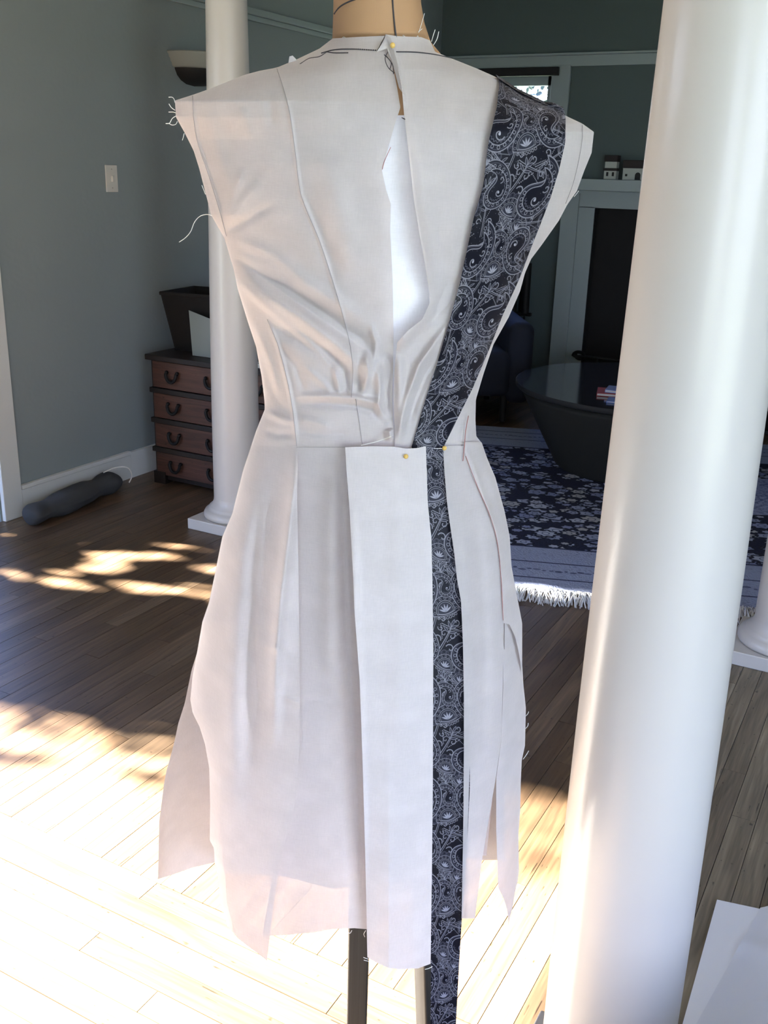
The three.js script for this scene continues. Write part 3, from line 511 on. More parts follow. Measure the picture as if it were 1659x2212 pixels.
// ================================================================== dress form, dress, tie
// authoring frame: the upright plane through the form's axis, square to the line of sight; s = metres towards the viewer
const AX = V(-0.48837, 0, -0.87264).multiplyScalar(1.1), T = V(0.48837, 0, 0.87264), XA = V(0.87264, 0, -0.48837);
function P(px, py, s) {
  const d = fw.clone().addScaledVector(rt, (px - W / 2) / FOCAL).addScaledVector(up, -(py - H / 2) / FOCAL);
  const k = (AX.clone().sub(EYE).dot(T) + s) / d.dot(T);
  return EYE.clone().addScaledVector(d, k).sub(AX);                    // relative to the foot of the axis
}
const poly = (pts) => (t) => { if (t <= pts[0][0]) return pts[0][1]; for (let i = 1; i < pts.length; i++) if (t <= pts[i][0]) { const [a, b] = pts[i - 1], [c, d] = pts[i]; return b + (d - b) * (t - a) / (c - a || 1); } return pts[pts.length - 1][1]; };
const yx = (...pts) => poly(pts.map(([x, y]) => [y, x]));              // px points listed downwards -> x of y
const hullL = yx([720, 82], [690, 105], [637, 130], [598, 146], [560, 153], [527, 162], [450, 193], [416, 205], [378, 217], [380, 253], [399, 287], [418, 325], [430, 363], [443, 413], [456, 464], [485, 515], [506, 586], [513, 623], [534, 691], [553, 750], [565, 813], [571, 864], [572, 884], [553, 931], [525, 1016], [502, 1108], [480, 1160], [463, 1245], [451, 1302], [437, 1343], [425, 1412], [414, 1447], [399, 1519], [385, 1563], [376, 1606], [359, 1667], [354, 1695], [344, 1773], [342, 1860], [341, 1897], [341, 2200]);
const hullR = yx([928, 86], [940, 112], [990, 132], [1030, 148], [1075, 168], [1122, 198], [1180, 227], [1224, 251], [1258, 267], [1283, 285], [1278, 330], [1262, 369], [1246, 413], [1226, 441], [1207, 477], [1171, 528], [1147, 560], [1134, 590], [1123, 630], [1099, 685], [1066, 744], [1045, 806], [1028, 863], [1027, 908], [1029, 943], [1041, 957], [1054, 994], [1070, 1031], [1090, 1104], [1101, 1158], [1105, 1223], [1111, 1256], [1128, 1346], [1128, 1437], [1131, 1483], [1136, 1529], [1134, 1611], [1126, 1660], [1124, 1748], [1120, 1803], [1121, 1881], [1113, 1959], [1105, 2010], [1105, 2200]);
const depthAt = poly([[-90, 0.05], [60, 0.05], [90, 0.055], [150, 0.075], [220, 0.092], [350, 0.108], [500, 0.108], [620, 0.1], [760, 0.088], [880, 0.078], [968, 0.076], [1060, 0.094], [1200, 0.115], [1450, 0.14], [1750, 0.165], [2100, 0.185]]);
// smoothed hull so that the depth does not follow every notch
const smooth = (f, w = 22) => (y) => { let s = 0; for (let k = -3; k <= 3; k++) s += f(y + k * w / 3); return s / 7; };
const sL = smooth(hullL), sR = smooth(hullR);
const edgePow = poly([[200, 0.6], [300, 0.85], [480, 0.8], [640, 0.6], [760, 0.5]]);
function bodyS(px, py) { const l = Math.min(sL(py), hullL(py)), r = Math.max(sR(py), hullR(py)), c = (l + r) / 2, a = (r - l) / 2, q = Math.min(1, Math.abs((px - c) / a)); return depthAt(py) * Math.pow(1 - q * q, edgePow(py)); }
const ridge = (pts, w, a) => ({ pts, w, a, x0: Math.min(...pts.map((p) => p[0])) - 3 * w, x1: Math.max(...pts.map((p) => p[0])) + 3 * w, y0: Math.min(...pts.map((p) => p[1])) - 3 * w, y1: Math.max(...pts.map((p) => p[1])) + 3 * w });
function relief(list, px, py) {
  let h = 0;
  for (const r of list) {
    if (px < r.x0 || px > r.x1 || py < r.y0 || py > r.y1) continue;
    let best = 1e9, along = 0; const n = r.pts.length - 1;
    for (let i = 0; i < n; i++) { const [ax, ay] = r.pts[i], [cx, cy] = r.pts[i + 1], dx = cx - ax, dy = cy - ay, t = Math.max(0, Math.min(1, ((px - ax) * dx + (py - ay) * dy) / (dx * dx + dy * dy))), d = Math.hypot(px - ax - dx * t, py - ay - dy * t); if (d < best) { best = d; along = (i + t) / n; } }
    h += 1.45 * r.a * Math.exp(-((best / r.w) ** 2)) * Math.min(1, 4 * along + 0.12, 4 * (1 - along) + 0.12);
  }
  return Math.max(-0.0065, h);
}
function sheet(top, bot, left, right, nu, nv, sFn) {
  const pos = [], uv = [], ix = [];
  for (let j = 0; j <= nv; j++) for (let i = 0; i <= nu; i++) {
    const u = i / nu, v = j / nv, py = top(u) + (bot(u) - top(u)) * v, l = left(py), r = right(py), px = l + (r - l) * u;
    const p = P(px, py, sFn(px, py, u, v)); pos.push(p.x, p.y, p.z); uv.push(p.dot(XA), p.y);
  }
  for (let j = 0; j < nv; j++) for (let i = 0; i < nu; i++) { const a = j * (nu + 1) + i; ix.push(a, a + nu + 1, a + 1, a + 1, a + nu + 1, a + nu + 2); }
  const g = new THREE.BufferGeometry(); g.setAttribute('position', new THREE.Float32BufferAttribute(pos, 3)); g.setAttribute('uv', new THREE.Float32BufferAttribute(uv, 2)); g.setIndex(ix); g.computeVertexNormals(); return g;
}
const K = (c) => () => c;

// ---- the form
const formL = yx([722, -90], [720, 20], [718, 84], [690, 118], [600, 158], [500, 200], [448, 240], [452, 320], [470, 410], [500, 520], [522, 600], [548, 690], [568, 750], [580, 813], [590, 884], [592, 968], [590, 1050], [585, 1150], [590, 1300]);
const formR = yx([905, -90], [910, 10], [917, 50], [930, 90], [960, 126], [1060, 172], [1150, 222], [1200, 262], [1212, 320], [1195, 420], [1150, 520], [1120, 600], [1085, 690], [1053, 750], [1030, 813], [1012, 884], [1010, 968], [1012, 1050], [1018, 1150], [1015, 1300]);
const innerS = (px, py, l, r, d, gap) => Math.max(0, Math.min(ellS(px, py, l, r, d), bodyS(px, py) - gap));
const ellS = (px, py, l, r, d) => { const c = (l + r) / 2, a = (r - l) / 2, q = Math.min(1, Math.abs((px - c) / a)); return d * Math.sqrt(1 - q * q); };
function tubeGeo(y0, y1, L, R, D, nu, nv, front = 0.9, gap = 0.013) {
  const back = sheet(K(y0), typeof y1 === 'function' ? y1 : K(y1), L, R, nu, nv, (px, py) => (py < 80 ? ellS(px, py, L(py), R(py), D(py)) : innerS(px, py, L(py), R(py), D(py), gap)));
  const fr = sheet(K(y0), typeof y1 === 'function' ? y1 : K(y1), L, R, nu, nv, (px, py) => -front * ellS(px, py, L(py), R(py), D(py)));
  fr.index.array.reverse(); return mergeVertices(mergeGeometries([back, fr]), 1e-5);
}
const form = thing('dress_form', 'tan cloth dress form neck and dark wooden stand inside the muslin dress', 'dress form', [AX.x, 0, AX.z]);
{
  const D = (y) => Math.min(depthAt(y), 0.11) - (y > 968 ? 0.02 * Math.min(1, (y - 968) / 100) : 0) - 0.013 * Math.min(1, Math.max(0, (y - 90) / 60));
  const g = tubeGeo(-90, 1300, formL, formR, D, 60, 160); g.computeVertexNormals();
  part('torso', g, M.canvasSkin, form, 'tan canvas covered neck and torso');
  const cap = []; for (let k = 0; k < 40; k++) { const q = k / 40 * Math.PI * 2, px = 813.5 + 91.5 * Math.cos(q), s = Math.sin(q) > 0 ? 0.05 * Math.sin(q) : 0.045 * Math.sin(q); cap.push(P(px, -90, s)); }
  { const c = P(813.5, -96, 0), pos = [c.x, c.y + 0.01, c.z], ix = []; cap.forEach((p) => pos.push(p.x, p.y, p.z)); for (let k = 0; k < 40; k++) ix.push(0, 1 + k, 1 + (k + 1) % 40); const G = new THREE.BufferGeometry(); G.setAttribute('position', new THREE.Float32BufferAttribute(pos, 3)); G.setIndex(ix); G.computeVertexNormals(); part('neck_cap', G, std(lin(0.12, 0.07, 0.04), 0.5, { side: THREE.DoubleSide }), form); }
  const sN = (px, py) => ellS(px, py, formL(py), formR(py), D(py)) + 0.0006;
  const line = (pts, r, mat, name) => part(name, tube(pts.map(([a, b]) => P(a, b, sN(a, b))), r, 40, 5), mat, form);
  line([[846, -60], [848, 0], [851, 40], [856, 84]], 0.0009, M.darkThread, 'seam');
  line([[722, 30], [735, 14], [755, 3], [775, -4], [800, -12]], 0.0008, M.darkThread, 'seam');
  const postMat = std(lin(0.055, 0.058, 0.05), 0.55, { map: woodTex });
  const post = new RoundedBoxGeometry(0.0285, 0.9, 0.0285, 2, 0.003).rotateY(Math.atan2(T.x, T.z)).translate(0, 0.45, 0);
  part('post', post, postMat, form, 'dark square wooden post');
  const beam = (a, b, w, d) => { const dir = b.clone().sub(a), g = new RoundedBoxGeometry(w, dir.length(), d, 2, 0.003); g.applyQuaternion(new THREE.Quaternion().setFromUnitVectors(V(0, 1, 0), dir.clone().normalize())); return g.translate((a.x + b.x) / 2, (a.y + b.y) / 2, (a.z + b.z) / 2); };
  const loc = (x, y, s) => XA.clone().multiplyScalar(x).addScaledVector(T, s).add(V(0, y, 0));
  part('leg', beam(loc(0.068, 0.86, 0), loc(0.123, 0.005, 0.0), 0.027, 0.03), postMat, form, 'dark wooden leg slanting outward');
  part('leg', beam(loc(0, 0.86, -0.03), loc(0, 0.005, -0.22), 0.026, 0.028), postMat, form);
  part('foot_plate', new THREE.CylinderGeometry(0.05, 0.06, 0.02, 24).translate(0, 0.01, 0), postMat, form);
  part('hub', new THREE.CylinderGeometry(0.085, 0.085, 0.05, 28).translate(0.02, 0.86, 0), postMat, form);
}

// ---- the dress
const dress = thing('dress', 'unfinished off-white muslin dress with open back and pleated skirt on the dress form', 'dress', [AX.x, 0, AX.z]);
const neckTop = poly([[0, 82], [0.05, 81], [0.35, 79], [0.5, 78], [0.6, 77], [0.7, 78], [0.95, 84], [1, 86]]);
// edges of the torn-open centre back
const openL = yx([836, 74], [838, 90], [846, 130], [858, 190], [865, 232], [853, 268], [838, 320], [825, 368], [834, 410], [844, 440], [843, 500], [848, 600], [850, 720], [849, 800], [847, 860], [852, 968]);
const openR = yx([832, 74], [840, 90], [858, 140], [868, 190], [873, 250], [884, 340], [895, 440], [905, 500], [916, 560], [926, 620], [928, 655], [912, 690], [880, 715], [858, 740], [852, 800], [850, 860], [853, 968]);
const foldsL = [
  ridge([[504, 580], [573, 641], [650, 685], [706, 730], [763, 778], [835, 843]], 20, 0.0085), ridge([[561, 584], [650, 657], [706, 693], [771, 734], [830, 790]], 17, -0.006), ridge([[589, 709], [641, 722], [706, 762], [746, 802]], 16, -0.007),
  ridge([[495, 520], [560, 545], [640, 600], [720, 650], [800, 700]], 18, 0.004), ridge([[490, 490], [520, 440], [560, 390]], 13, 0.003), ridge([[492, 500], [540, 470], [590, 440]], 11, -0.003), ridge([[488, 480], [505, 420], [525, 360]], 11, 0.003), ridge([[500, 530], [580, 560], [650, 620]], 12, -0.003),
  ridge([[722, 786], [734, 851]], 7, 0.004), ridge([[742, 794], [750, 851]], 6, -0.004), ridge([[791, 754], [797, 802], [783, 855]], 8, 0.005), ridge([[775, 760], [772, 850]], 7, -0.004),
  ridge([[637, 858], [700, 856], [763, 859], [815, 871], [840, 911]], 8, 0.0055), ridge([[640, 872], [700, 872], [763, 876], [805, 888], [825, 915]], 8, -0.003), ridge([[835, 760], [838, 800], [832, 850], [835, 905]], 9, -0.007), ridge([[815, 780], [822, 840], [818, 900]], 9, 0.005), ridge([[841, 925], [845, 950]], 9, 0.009),
  ridge([[577, 690], [600, 745], [622, 830], [634, 900], [641, 965]], 5, 0.003), ridge([[530, 690], [560, 760], [590, 840], [620, 900]], 10, -0.003), ridge([[550, 700], [585, 790], [605, 870]], 8, 0.003), ridge([[575, 890], [610, 905], [640, 912]], 8, 0.003), ridge([[572, 930], [600, 940], [638, 938]], 8, -0.003), ridge([[640, 905], [680, 912], [720, 925]], 9, 0.002),
  ridge([[505, 600], [560, 650], [640, 720], [700, 760]], 9, 0.003), ridge([[500, 548], [570, 600], [660, 655], [740, 705]], 8, -0.003), ridge([[620, 700], [690, 760], [725, 800]], 8, 0.003), ridge([[655, 790], [700, 830], [720, 855]], 7, 0.0025), ridge([[590, 740], [640, 790], [660, 850]], 9, -0.0025), ridge([[640, 930], [700, 940], [770, 935]], 7, -0.0015), ridge([[800, 700], [812, 740], [806, 800]], 7, 0.003),
  ridge([[600, 150], [625, 240], [650, 420], [690, 520], [740, 680], [765, 800]], 4, 0.0014), ridge([[660, 420], [700, 520], [730, 600]], 20, -0.003), ridge([[700, 330], [740, 480], [760, 600]], 30, 0.003),
  ridge([[416, 207], [418, 253], [426, 304], [451, 380], [473, 451], [489, 510]], 5, 0.002), ridge([[520, 230], [540, 300]], 14, 0.002), ridge([[580, 190], [590, 280]], 14, -0.002), ridge([[450, 240], [470, 330], [500, 420]], 16, 0.0025),
];
const foldsR = [
  ridge([[928, 640], [915, 690], [880, 720], [850, 750]], 20, 0.012), ridge([[993, 600], [960, 650], [920, 700], [870, 760]], 16, -0.007), ridge([[985, 680], [940, 740], [905, 790], [880, 859], [866, 925], [855, 958]], 9, 0.008), ridge([[960, 760], [920, 810], [895, 870], [880, 925]], 10, -0.005), ridge([[862, 760], [864, 850], [858, 930]], 10, 0.005),
  ridge([[875, 250], [895, 440], [916, 560], [927, 650]], 12, 0.010), ridge([[935, 440], [955, 560], [965, 640]], 25, -0.003), ridge([[842, 90], [862, 160], [870, 235]], 7, 0.006),
  ridge([[1008, 895], [1004, 940], [1002, 968]], 4, 0.003),
];
const fine = (px, py) => 0.0012 * (vnoise(px / 46, py / 60) - 0.5) + 0.0025 * (vnoise(px / 120 + 9, py / 150) - 0.5);
const seamS = (px, py) => bodyS(px, py) + relief(foldsL, px, py) + fine(px, py);
const seamR = (px, py) => bodyS(px, py) + relief(foldsR, px, py) + fine(px, py);
{
  const split = (L, R) => (u) => neckTop(u);
  part('left_back_panel', sheet(poly([[0, 83], [0.4, 80], [1, 77]]), K(968), hullL, openL, 190, 330, (px, py) => seamS(px, py)), M.muslin, dress);
  part('right_back_panel', sheet(poly([[0, 74], [0.25, 78], [0.8, 80], [1, 87]]), K(968), openR, hullR, 150, 330, (px, py) => seamR(px, py) + 0.003), M.muslin, dress);
  // side of the dress turned away from the viewer
  const FL = (y) => hullL(y), FR = (y) => hullR(y);
  const fb = sheet(K(150), K(968), FL, FR, 70, 120, (px, py, u) => { const e = Math.abs(2 * u - 1) ** 14, b = bodyS(px, py); return -(0.95 * b * (0.85 + 0.15 * Math.min(1, Math.abs(py - 400) / 300)) + 0.002) * (1 - e) + e * (b - 0.0005); }); fb.index.array.reverse(); fb.computeVertexNormals();
  part('front_bodice', fb, M.muslin, dress);
  const hemF = poly([[0, 1899], [0.04, 1890], [0.1, 1874], [0.17, 1862], [0.3, 1880], [0.5, 1920], [0.75, 1900], [0.88, 1853], [0.93, 1858], [1, 1858]]);
  const fs = sheet(K(960), hemF, hullL, (y) => Math.min(hullR(y), 1090 + 0 * y), 110, 120, (px, py, u) => { const e = Math.abs(2 * u - 1) ** 14 * Math.max(0, Math.min(1, (1500 - py) / 100)), b = bodyS(px, py); return (-0.9 * b + 0.004 * Math.sin(px / 17 + py / 300) * (py - 960) / 1000) * (1 - e) + e * (b + 0.004); }); fs.index.array.reverse(); fs.computeVertexNormals();
  part('front_skirt', fs, M.muslinFront, dress);
  // white under layer, seen in the back opening and through the thin cloth
  const linL = yx([480, 246], [500, 420], [514, 520], [535, 600], [556, 690], [575, 750], [588, 813], [594, 884], [585, 968], [562, 1080], [525, 1200], [500, 1300], [480, 1500], [470, 1700], [468, 1895]);
  const linR = yx([1180, 246], [1180, 420], [1140, 520], [1112, 600], [1078, 690], [1046, 750], [1022, 813], [1008, 884], [1012, 968], [1036, 1080], [1062, 1200], [1075, 1300], [1075, 1500], [1066, 1700], [1046, 1895]);
  const lg = tubeGeo(249, poly([[0, 1886], [0.25, 1893], [0.45, 1896], [0.7, 1880], [0.9, 1850], [1, 1848]]), linL, linR, (y) => depthAt(y) - (y < 968 ? 0.0095 : 0.0095 + 0.03 * Math.min(1, (y - 968) / 300)), 90, 190, 0.82, 0.0095); lg.computeVertexNormals();
  part('under_layer', lg, M.lining, dress, 'plain white under layer showing in the back opening');

  // skirt panels: edges in px, off = distance over the skirt body
  const foldsC = [ridge([[641, 966], [636, 1040], [620, 1180], [606, 1290], [596, 1420], [590, 1600]], 14, 0.010), ridge([[600, 1010], [560, 1180], [545, 1400], [540, 1700]], 24, -0.007), ridge([[560, 1010], [520, 1200], [500, 1450], [500, 1800]], 26, 0.005), ridge([[575, 1050], [555, 1250], [560, 1500]], 10, 0.003), ridge([[660, 1000], [650, 1250], [645, 1500]], 20, -0.004), ridge([[560, 1390], [600, 1402], [640, 1412]], 9, 0.002), ridge([[700, 1516], [650, 1520], [600, 1500]], 8, 0.0015)];
  const C = { L: yx([553, 931], [545, 960], [525, 1016], [502, 1108], [480, 1160], [463, 1245], [451, 1302], [437, 1343], [425, 1412], [416, 1460], [411, 1511], [416, 1540], [431, 1570], [443, 1608], [452, 1659], [454, 1740], [453, 1815], [462, 1832], [464, 1865], [471, 1891], [476, 1950], [490, 1996], [500, 2100]), R: yx([642, 960], [643, 1004], [642, 1081], [645, 1250], [648, 1500], [646, 1680], [633, 1756], [612, 1832], [595, 1924], [583, 2021], [575, 2090]), bot: poly([[0, 2000], [0.25, 2028], [0.5, 2045], [0.75, 2060], [1, 2075]]) };
  part('side_back_pleat', sheet(K(963), C.bot, C.L, C.R, 90, 220, (px, py, u) => bodyS(px, py) + relief(foldsC, px, py) + fine(px, py) + 0.008 * Math.min(1, (py - 963) / 120) * (1 - Math.pow(1 - u, 12)) - 0.006 * Math.max(0, (0.12 - u) / 0.12) * Math.min(1, Math.max(0, (py - 1500) / 200))), M.muslin, dress);
  const foldsD = [ridge([[720, 980], [715, 1200], [712, 1500]], 20, 0.003), ridge([[740, 1000], [750, 1300], [765, 1700], [775, 2000]], 16, -0.005), ridge([[660, 1515], [720, 1520], [775, 1512]], 6, 0.0015), ridge([[690, 1400], [770, 1408]], 6, 0.001)];
  part('centre_left_pleat', sheet(K(963), poly([[0, 2022], [0.2, 2020], [0.45, 2014], [0.6, 2007], [0.8, 2005], [1, 2009]]), yx([632, 963], [632, 1300], [636, 1650], [622, 1750], [595, 1850], [570, 2000], [566, 2030]), yx([770, 963], [790, 1300], [805, 1700], [815, 2030]), 60, 160, (px, py) => bodyS(px, py) + relief(foldsD, px, py) + fine(px, py) - 0.012 * Math.min(1, Math.max(0, (py - 975) / 60))), M.muslin, dress);
  const foldsE = [ridge([[762, 1100], [772, 1500], [785, 1900]], 10, 0.004), ridge([[860, 1000], [868, 1400], [862, 1640]], 26, 0.002)];
  part('centre_pleat', sheet(poly([[0, 966], [0.35, 964], [0.6, 965], [0.75, 969], [0.88, 968], [1, 964]]), poly([[0, 2068], [0.14, 2079], [0.33, 2091], [0.52, 2094], [0.8, 2092], [1, 2082]]), yx([745, 960], [749, 1024], [755, 1101], [763, 1250], [766, 1325], [777, 1469], [783, 1638], [789, 1849], [794, 2090]), yx([920, 960], [920, 966], [924, 1085], [932, 1166], [934, 1250], [936, 1400], [935, 1700], [933, 1890], [930, 2090]), 70, 200, (px, py, u) => bodyS(px, py) + 0.016 + relief(foldsE, px, py) + 0.6 * fine(px, py) - 0.018 * Math.min(1, Math.max(0, (py - 1500) / 500)) * Math.max(0, (840 - px) / 60)), M.muslinStrip, dress);
  const foldsF = [ridge([[985, 1000], [1010, 1300], [1020, 1700]], 20, 0.003), ridge([[1000, 1500], [1080, 1503]], 6, 0.0012), ridge([[1030, 1100], [1050, 1400], [1040, 1800]], 16, -0.003)];
  const seam = yx([1004, 930], [1002, 973], [1021, 1031], [1041, 1072], [1058, 1113], [1070, 1154], [1078, 1194], [1084, 1256], [1086, 1317], [1088, 1346], [1086, 1480], [1083, 1597], [1071, 1680], [1058, 1757], [1042, 1853], [1030, 1950], [1024, 2000]);
  part('right_back_pleat', sheet(K(963), K(1984), yx([957, 960], [959, 1004], [965, 1081], [971, 1125], [981, 1194], [987, 1250], [996, 1300], [1000, 1391], [1002, 1506], [1002, 1620], [1001, 1757], [1000, 1826], [997, 1984]), (y) => seam(y) + (y < 1346 ? 2 : 0), 60, 180, (px, py) => bodyS(px, py) + 0.008 + relief(foldsF, px, py) + fine(px, py)), M.muslin, dress);
  const foldsG = [ridge([[1006, 960], [1045, 1072], [1074, 1154], [1086, 1256], [1089, 1346]], 6, 0.004), ridge([[1040, 1010], [1080, 1150], [1100, 1300]], 12, -0.004), ridge([[1055, 1060], [1092, 1200], [1108, 1340]], 9, 0.003)];
  part('side_flap', sheet(K(955), poly([[0, 1346], [0.3, 1349], [0.6, 1372], [0.8, 1405], [1, 1452]]), seam, hullR, 40, 110, (px, py) => bodyS(px, py) + 0.009 + relief(foldsG, px, py)), M.muslin, dress);
  part('side_panel', sheet(K(1336), poly([[0, 1915], [0.2, 1940], [0.55, 2003], [0.75, 1975], [1, 1900]]), yx([1086, 1330], [1087, 1480], [1083, 1600], [1072, 1680], [1072, 1790], [1074, 1858], [1076, 1922], [1085, 1959], [1097, 2004]), yx([1126, 1336], [1128, 1437], [1131, 1483], [1136, 1529], [1134, 1611], [1127, 1643], [1125, 1689], [1124, 1748], [1120, 1803], [1121, 1881], [1113, 1959], [1099, 2004]), 30, 150, (px, py) => bodyS(px, py) - 0.004 + 0.004 * Math.sin(px / 9)), M.muslin, dress);
  // small upright tab where neckline facing sticks up, and the corner at the left shoulder
  const tab = (pts, s, name) => { const q = pts.map(([a, b, d]) => P(a, b, s(a, b) + d)), pos = []; q.forEach((p) => pos.push(p.x, p.y, p.z)); const ix = []; for (let k = 1; k < q.length - 1; k++) ix.push(0, k, k + 1); const g = new THREE.BufferGeometry(); g.setAttribute('position', new THREE.Float32BufferAttribute(pos, 3)); g.setAttribute('uv', new THREE.Float32BufferAttribute(pts.flatMap(([a, b]) => [a / 2000, b / 2000]), 2)); g.setIndex(ix); g.computeVertexNormals(); part(name, g, M.muslinStrip, dress); };
  tab([[622, 142, 0.002], [625, 122, 0.004], [632, 120, 0.006], [642, 130, 0.004], [640, 137, 0.002]], () => 0.012, 'shoulder_tab');
  tab([[833, 74, 0.006], [844, 82, 0.012], [862, 150, 0.012], [873, 205, 0.009], [862, 190, 0.004], [846, 130, 0.004], [836, 105, 0.008], [813, 112, 0.006], [828, 92, 0.009]], (a, b) => bodyS(a, b), 'neck_flap');
  // seams and loose threads
  const T2 = (pts, r, mat, name, s = seamS, off = 0.001) => { const c = new THREE.CatmullRomCurve3(pts.map(([a, b]) => V(a, b, 0))).getPoints(pts.length * 6); part(name, new THREE.TubeGeometry(new THREE.CatmullRomCurve3(c.map((p) => P(p.x, p.y, s(p.x, p.y) + off))), c.length * 2, r, 5), mat, dress); };
  T2([[598, 148], [612, 190], [625, 240], [638, 330], [650, 420], [690, 520], [715, 595], [740, 680], [756, 745], [762, 800], [759, 858]], 0.00028, M.greyThread, 'seam_stitching');
  T2([[768, 862], [776, 910], [783, 962]], 0.00028, M.greyThread, 'seam_stitching');
  T2([[577, 690], [600, 745], [622, 830], [634, 900], [641, 966]], 0.00028, M.greyThread, 'seam_stitching');
  T2([[416, 207], [418, 253], [426, 304], [451, 380], [473, 451], [489, 510]], 0.00028, M.greyThread, 'seam_stitching');
  T2([[1258, 270], [1258, 300], [1240, 390], [1222, 440]], 0.00028, M.greyThread, 'seam_stitching', seamR, 0.0045);
  T2([[1012, 898], [1006, 930], [1003, 968], [1000, 996]], 0.0004, M.redThread, 'red_thread', seamR, 0.011);
  T2([[1006, 985], [1030, 1048], [1058, 1113], [1074, 1170], [1083, 1256], [1087, 1340]], 0.0003, M.redThread, 'red_thread', (a, b) => bodyS(a, b) + 0.013, 0.0);
  T2([[640, 966], [690, 966], [745, 966]], 0.00028, M.greyThread, 'seam_stitching', (a, b) => bodyS(a, b) + 0.008);
  T2([[844, 318], [830, 350], [826, 366]], 0.0003, M.redThread, 'red_thread');
  const dashes = (pts, n, s, name) => { const c = new THREE.CatmullRomCurve3(pts.map(([a, b]) => V(a, b, 0))), gs = []; for (let k = 0; k < n; k++) { const a = c.getPoint((k + 0.1) / n), b = c.getPoint((k + 0.85) / n); gs.push(new THREE.TubeGeometry(new THREE.LineCurve3(P(a.x, a.y, s(a.x, a.y) + 0.0012), P(b.x, b.y, s(b.x, b.y) + 0.0012)), 1, 0.0006, 5)); } const m = part(name, gs, M.darkThread, dress); m.userData.kind = 'stuff'; };
  dashes([[694, 115], [720, 108], [760, 106], [818, 109]], 38, seamS, 'neck_stitching');
  dashes([[856, 112], [900, 113], [940, 118], [977, 126]], 38, (a, b) => seamR(a, b) + 0.003, 'neck_stitching');
  T2([[648, 138], [668, 126], [690, 122], [706, 112]], 0.0004, M.darkThread, 'loose_thread'); T2([[706, 112], [720, 114], [752, 114]], 0.0005, M.darkThread, 'loose_thread');
  T2([[838, 112], [832, 125], [838, 145], [852, 158]], 0.0004, M.darkThread, 'loose_thread', seamS, 0.013); T2([[830, 118], [845, 135], [842, 150]], 0.0004, M.darkThread, 'loose_thread', seamS, 0.012);
  T2([[834, 120], [848, 140], [850, 160]], 0.0004, M.darkThread, 'loose_thread', seamS, 0.0125); T2([[872, 255], [875, 258], [868, 254]], 0.0004, M.darkThread, 'loose_thread', seamR, 0.012);
  T2([[780, 962], [810, 955], [845, 943]], 0.0005, M.whiteThread, 'loose_thread', seamS, 0.009);
  const w = (pts, r = 0.0004, s = 0.004) => part('loose_thread', tube(pts.map(([a, b]) => P(a, b, s)), r, 16, 4), M.whiteThread, dress);
  w([[378, 222], [376, 214], [372, 210], [364, 210]]); w([[378, 238], [370, 232], [365, 224]]); w([[380, 244], [374, 242], [364, 242]]); w([[381, 250], [372, 256], [366, 266], [358, 267]]); w([[383, 262], [380, 268], [372, 270], [364, 266]]); w([[398, 288], [396, 296], [394, 303]]); w([[436, 400], [440, 410], [444, 420]]);
  w([[458, 466], [448, 463], [432, 467], [420, 480], [412, 500], [400, 514], [387, 523]]);
  w([[900, 82], [908, 60], [917, 29]], 0.0003, 0.03); w([[905, 84], [902, 72], [912, 62]], 0.0003, 0.03); w([[880, 82], [870, 76], [862, 70]], 0.0003, 0.045); w([[932, 90], [936, 76], [940, 64]], 0.0004, 0.01); w([[936, 98], [944, 84], [948, 68]], 0.0004, 0.01); w([[738, 84], [742, 80], [750, 84]], 0.0003, 0.03);
  w([[1240, 425], [1246, 418], [1250, 412]], 0.0003); w([[1134, 1548], [1140, 1542], [1142, 1537]], 0.0004, 0.02); w([[1134, 1575], [1140, 1568], [1141, 1562]], 0.0004, 0.02); w([[1130, 1640], [1136, 1632], [1142, 1622]], 0.0004, 0.02);
  const sE = bodyS(800, 2060) + 0.01; w([[796, 2072], [790, 2070], [785, 2068]], 0.0004, sE); w([[800, 2078], [794, 2076], [786, 2074]], 0.0004, sE); w([[918, 2094], [926, 2092], [934, 2088]], 0.0005, sE); w([[760, 2010], [756, 2016], [752, 2014]], 0.0004, sE - 0.03); w([[790, 2010], [786, 2018], [788, 2024]], 0.0004, sE - 0.03);
}

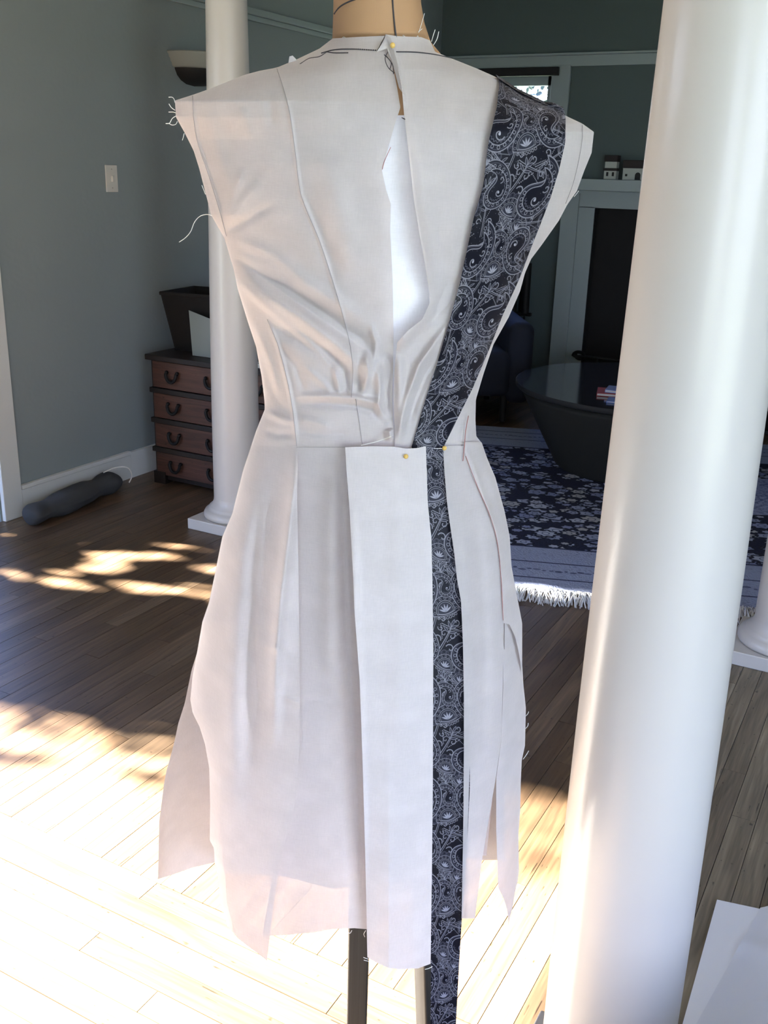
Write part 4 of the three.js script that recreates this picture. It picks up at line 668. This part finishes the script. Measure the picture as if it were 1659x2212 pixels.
// ---- the tie: one long blade laid over the shoulder, pinned at the waist, hanging under the pleats
const tie = thing('necktie', 'dark navy paisley silk necktie draped over the right shoulder and down the dress', 'necktie', [AX.x, 0, AX.z]);
{
  const tl = yx([1077, 168], [1078, 185], [1073, 232], [1055, 308], [1044, 401], [1024, 468], [1006, 553], [993, 612], [971, 693], [944, 786], [918, 867], [902, 923], [889, 966], [898, 985], [905, 1010], [905, 1100], [915, 1250], [920, 1400], [922, 1700], [928, 2000], [931, 2084], [930, 2212], [932, 2400]);
  const tr = yx([1078, 168], [1122, 196], [1180, 225], [1202, 228], [1217, 234], [1222, 254], [1221, 308], [1207, 370], [1189, 428], [1167, 486], [1144, 544], [1124, 598], [1086, 681], [1057, 754], [1021, 839], [985, 911], [958, 966], [966, 985], [976, 1040], [990, 1150], [1004, 1250], [1014, 1400], [1015, 1700], [1008, 1850], [998, 1982], [992, 2080], [985, 2212], [975, 2400]);
  const N = 26, R = 340, Y0 = 168, Y1 = 2390, th = 0.0028;
  const off = (py, u) => { const k = Math.min(1, Math.max(0, (py - 955) / 45)); return (1 - k) * (0.0065 + 0.006 * Math.min(1, Math.max(0, (800 - py) / 250))) + k * 0.0035 + 0.0035 * Math.exp(-(((py - 250) / 40) ** 2)); };
  const S = (px, py) => { const yy = Math.min(py, 2080); return py < 968 ? seamR(px, py) : bodyS(Math.min(px, 1000), yy) + 0.5 * 0; };
  const rows = []; let vLen = 0, prev = null;
  for (let j = 0; j <= R; j++) { const py = Y0 + (Y1 - Y0) * j / R, l = tl(py), r = tr(py), row = []; for (let i = 0; i <= N; i++) { const u = i / N, px = l + (r - l) * u; row.push([px, py, S(px, py) + off(py, u)]); } rows.push(row); }
  const pos = [], uv = [], ix = [];
  for (const side of [0, 1]) rows.forEach((row, j) => {
    if (!side) { const c = row[N / 2], p = P(...c); if (prev) vLen += Math.min(0.02, p.distanceTo(prev)); prev = p; row.v = vLen; }
    const a = P(...row[0]), width = P(...row[N]).distanceTo(a), dir = row.dir ??= 0;
    row.forEach(([px, py, s], i) => { const e = Math.pow(Math.abs(2 * i / N - 1), 4), p = P(px, py, side ? s - th * (1 - e) - 0.0002 : s - th * 0.4 * e); pos.push(p.x, p.y, p.z); uv.push((i / N - 0.5) * width / TIE_TILE, -row.v / TIE_TILE); });
  });
  const base = (R + 1) * (N + 1);
  for (let j = 0; j < R; j++) for (let i = 0; i < N; i++) { const a = j * (N + 1) + i; ix.push(a, a + N + 1, a + 1, a + 1, a + N + 1, a + N + 2); const b = base + a; ix.push(b, b + 1, b + N + 1, b + 1, b + N + 2, b + N + 1); }
  const g = new THREE.BufferGeometry(); g.setAttribute('position', new THREE.Float32BufferAttribute(pos, 3)); g.setAttribute('uv', new THREE.Float32BufferAttribute(uv, 2)); g.setIndex(ix); g.computeVertexNormals();
  part('blade', g, M.silk, tie);
  // over the shoulder and a little down the other side
  const n2 = 24, pos2 = [], uv2 = [], ix2 = [];
  const edge = poly([[1075, 165], [1122, 195], [1180, 223], [1202, 226], [1219, 235]]);
  for (let j = 0; j <= 14; j++) for (let i = 0; i <= n2; i++) { const u = i / n2, px = 1075 + 144 * u, a = j / 14, py = edge(px) + (a < 0.35 ? 4 * (1 - a / 0.35) : (a - 0.35) * 330), s = a < 0.35 ? 0.008 - 0.02 * a : -0.004 - Math.sqrt(a - 0.35) * 0.085, p = P(px - a * 20, py - (a < 0.35 ? 6 * Math.sin(a / 0.35 * Math.PI) : 0), s + (bodyS(px, py + 6) * (a < 0.2 ? 1 : 0) * (1 - a / 0.2))); pos2.push(p.x, p.y, p.z); uv2.push((u - 0.5) * 0.076 / TIE_TILE, a * 0.1 / TIE_TILE); }
  for (let j = 0; j < 14; j++) for (let i = 0; i < n2; i++) { const a = j * (n2 + 1) + i; ix2.push(a, a + 1, a + n2 + 1, a + 1, a + n2 + 2, a + n2 + 1); }
  const g2 = new THREE.BufferGeometry(); g2.setAttribute('position', new THREE.Float32BufferAttribute(pos2, 3)); g2.setAttribute('uv', new THREE.Float32BufferAttribute(uv2, 2)); g2.setIndex(ix2); g2.computeVertexNormals();
  part('shoulder_fold', g2, M.silk, tie);
}
// ---- pins
function pin(label, head, shaft, s) {
  const t = thing('dress_pin', label, 'pin', [AX.x, 0, AX.z], 0, 'yellow-headed dressmaking pins'); const c = P(head[0], head[1], s);
  part('pin_head', new THREE.SphereGeometry(0.0026, 16, 12).translate(c.x, c.y, c.z), std(lin(0.72, 0.47, 0.12), 0.3), t, 'yellow ball head');
  shaft.forEach(([a, b]) => part('pin_shaft', new THREE.TubeGeometry(new THREE.LineCurve3(P(a[0], a[1], s - 0.001), P(b[0], b[1], s - 0.001)), 2, 0.0004, 6), std(lin(0.8, 0.8, 0.8), 0.25, { metalness: 0.9 }), t));
}
pin('yellow-headed pin at the back of the neckline of the dress', [848, 98], [[[848, 103], [850, 112]]], bodyS(848, 98) + 0.016);
pin('yellow-headed pin through the wide centre pleat just below the waist', [877, 986], [[[793, 989], [805, 988]], [[870, 986], [876, 986]]], bodyS(877, 986) + 0.0185);
pin('yellow-headed pin holding the narrow tie at the waist, shaft across it', [960, 968], [[[937, 969], [958, 968.5]]], bodyS(960, 968) + 0.013);

renderer.render(scene, camera);
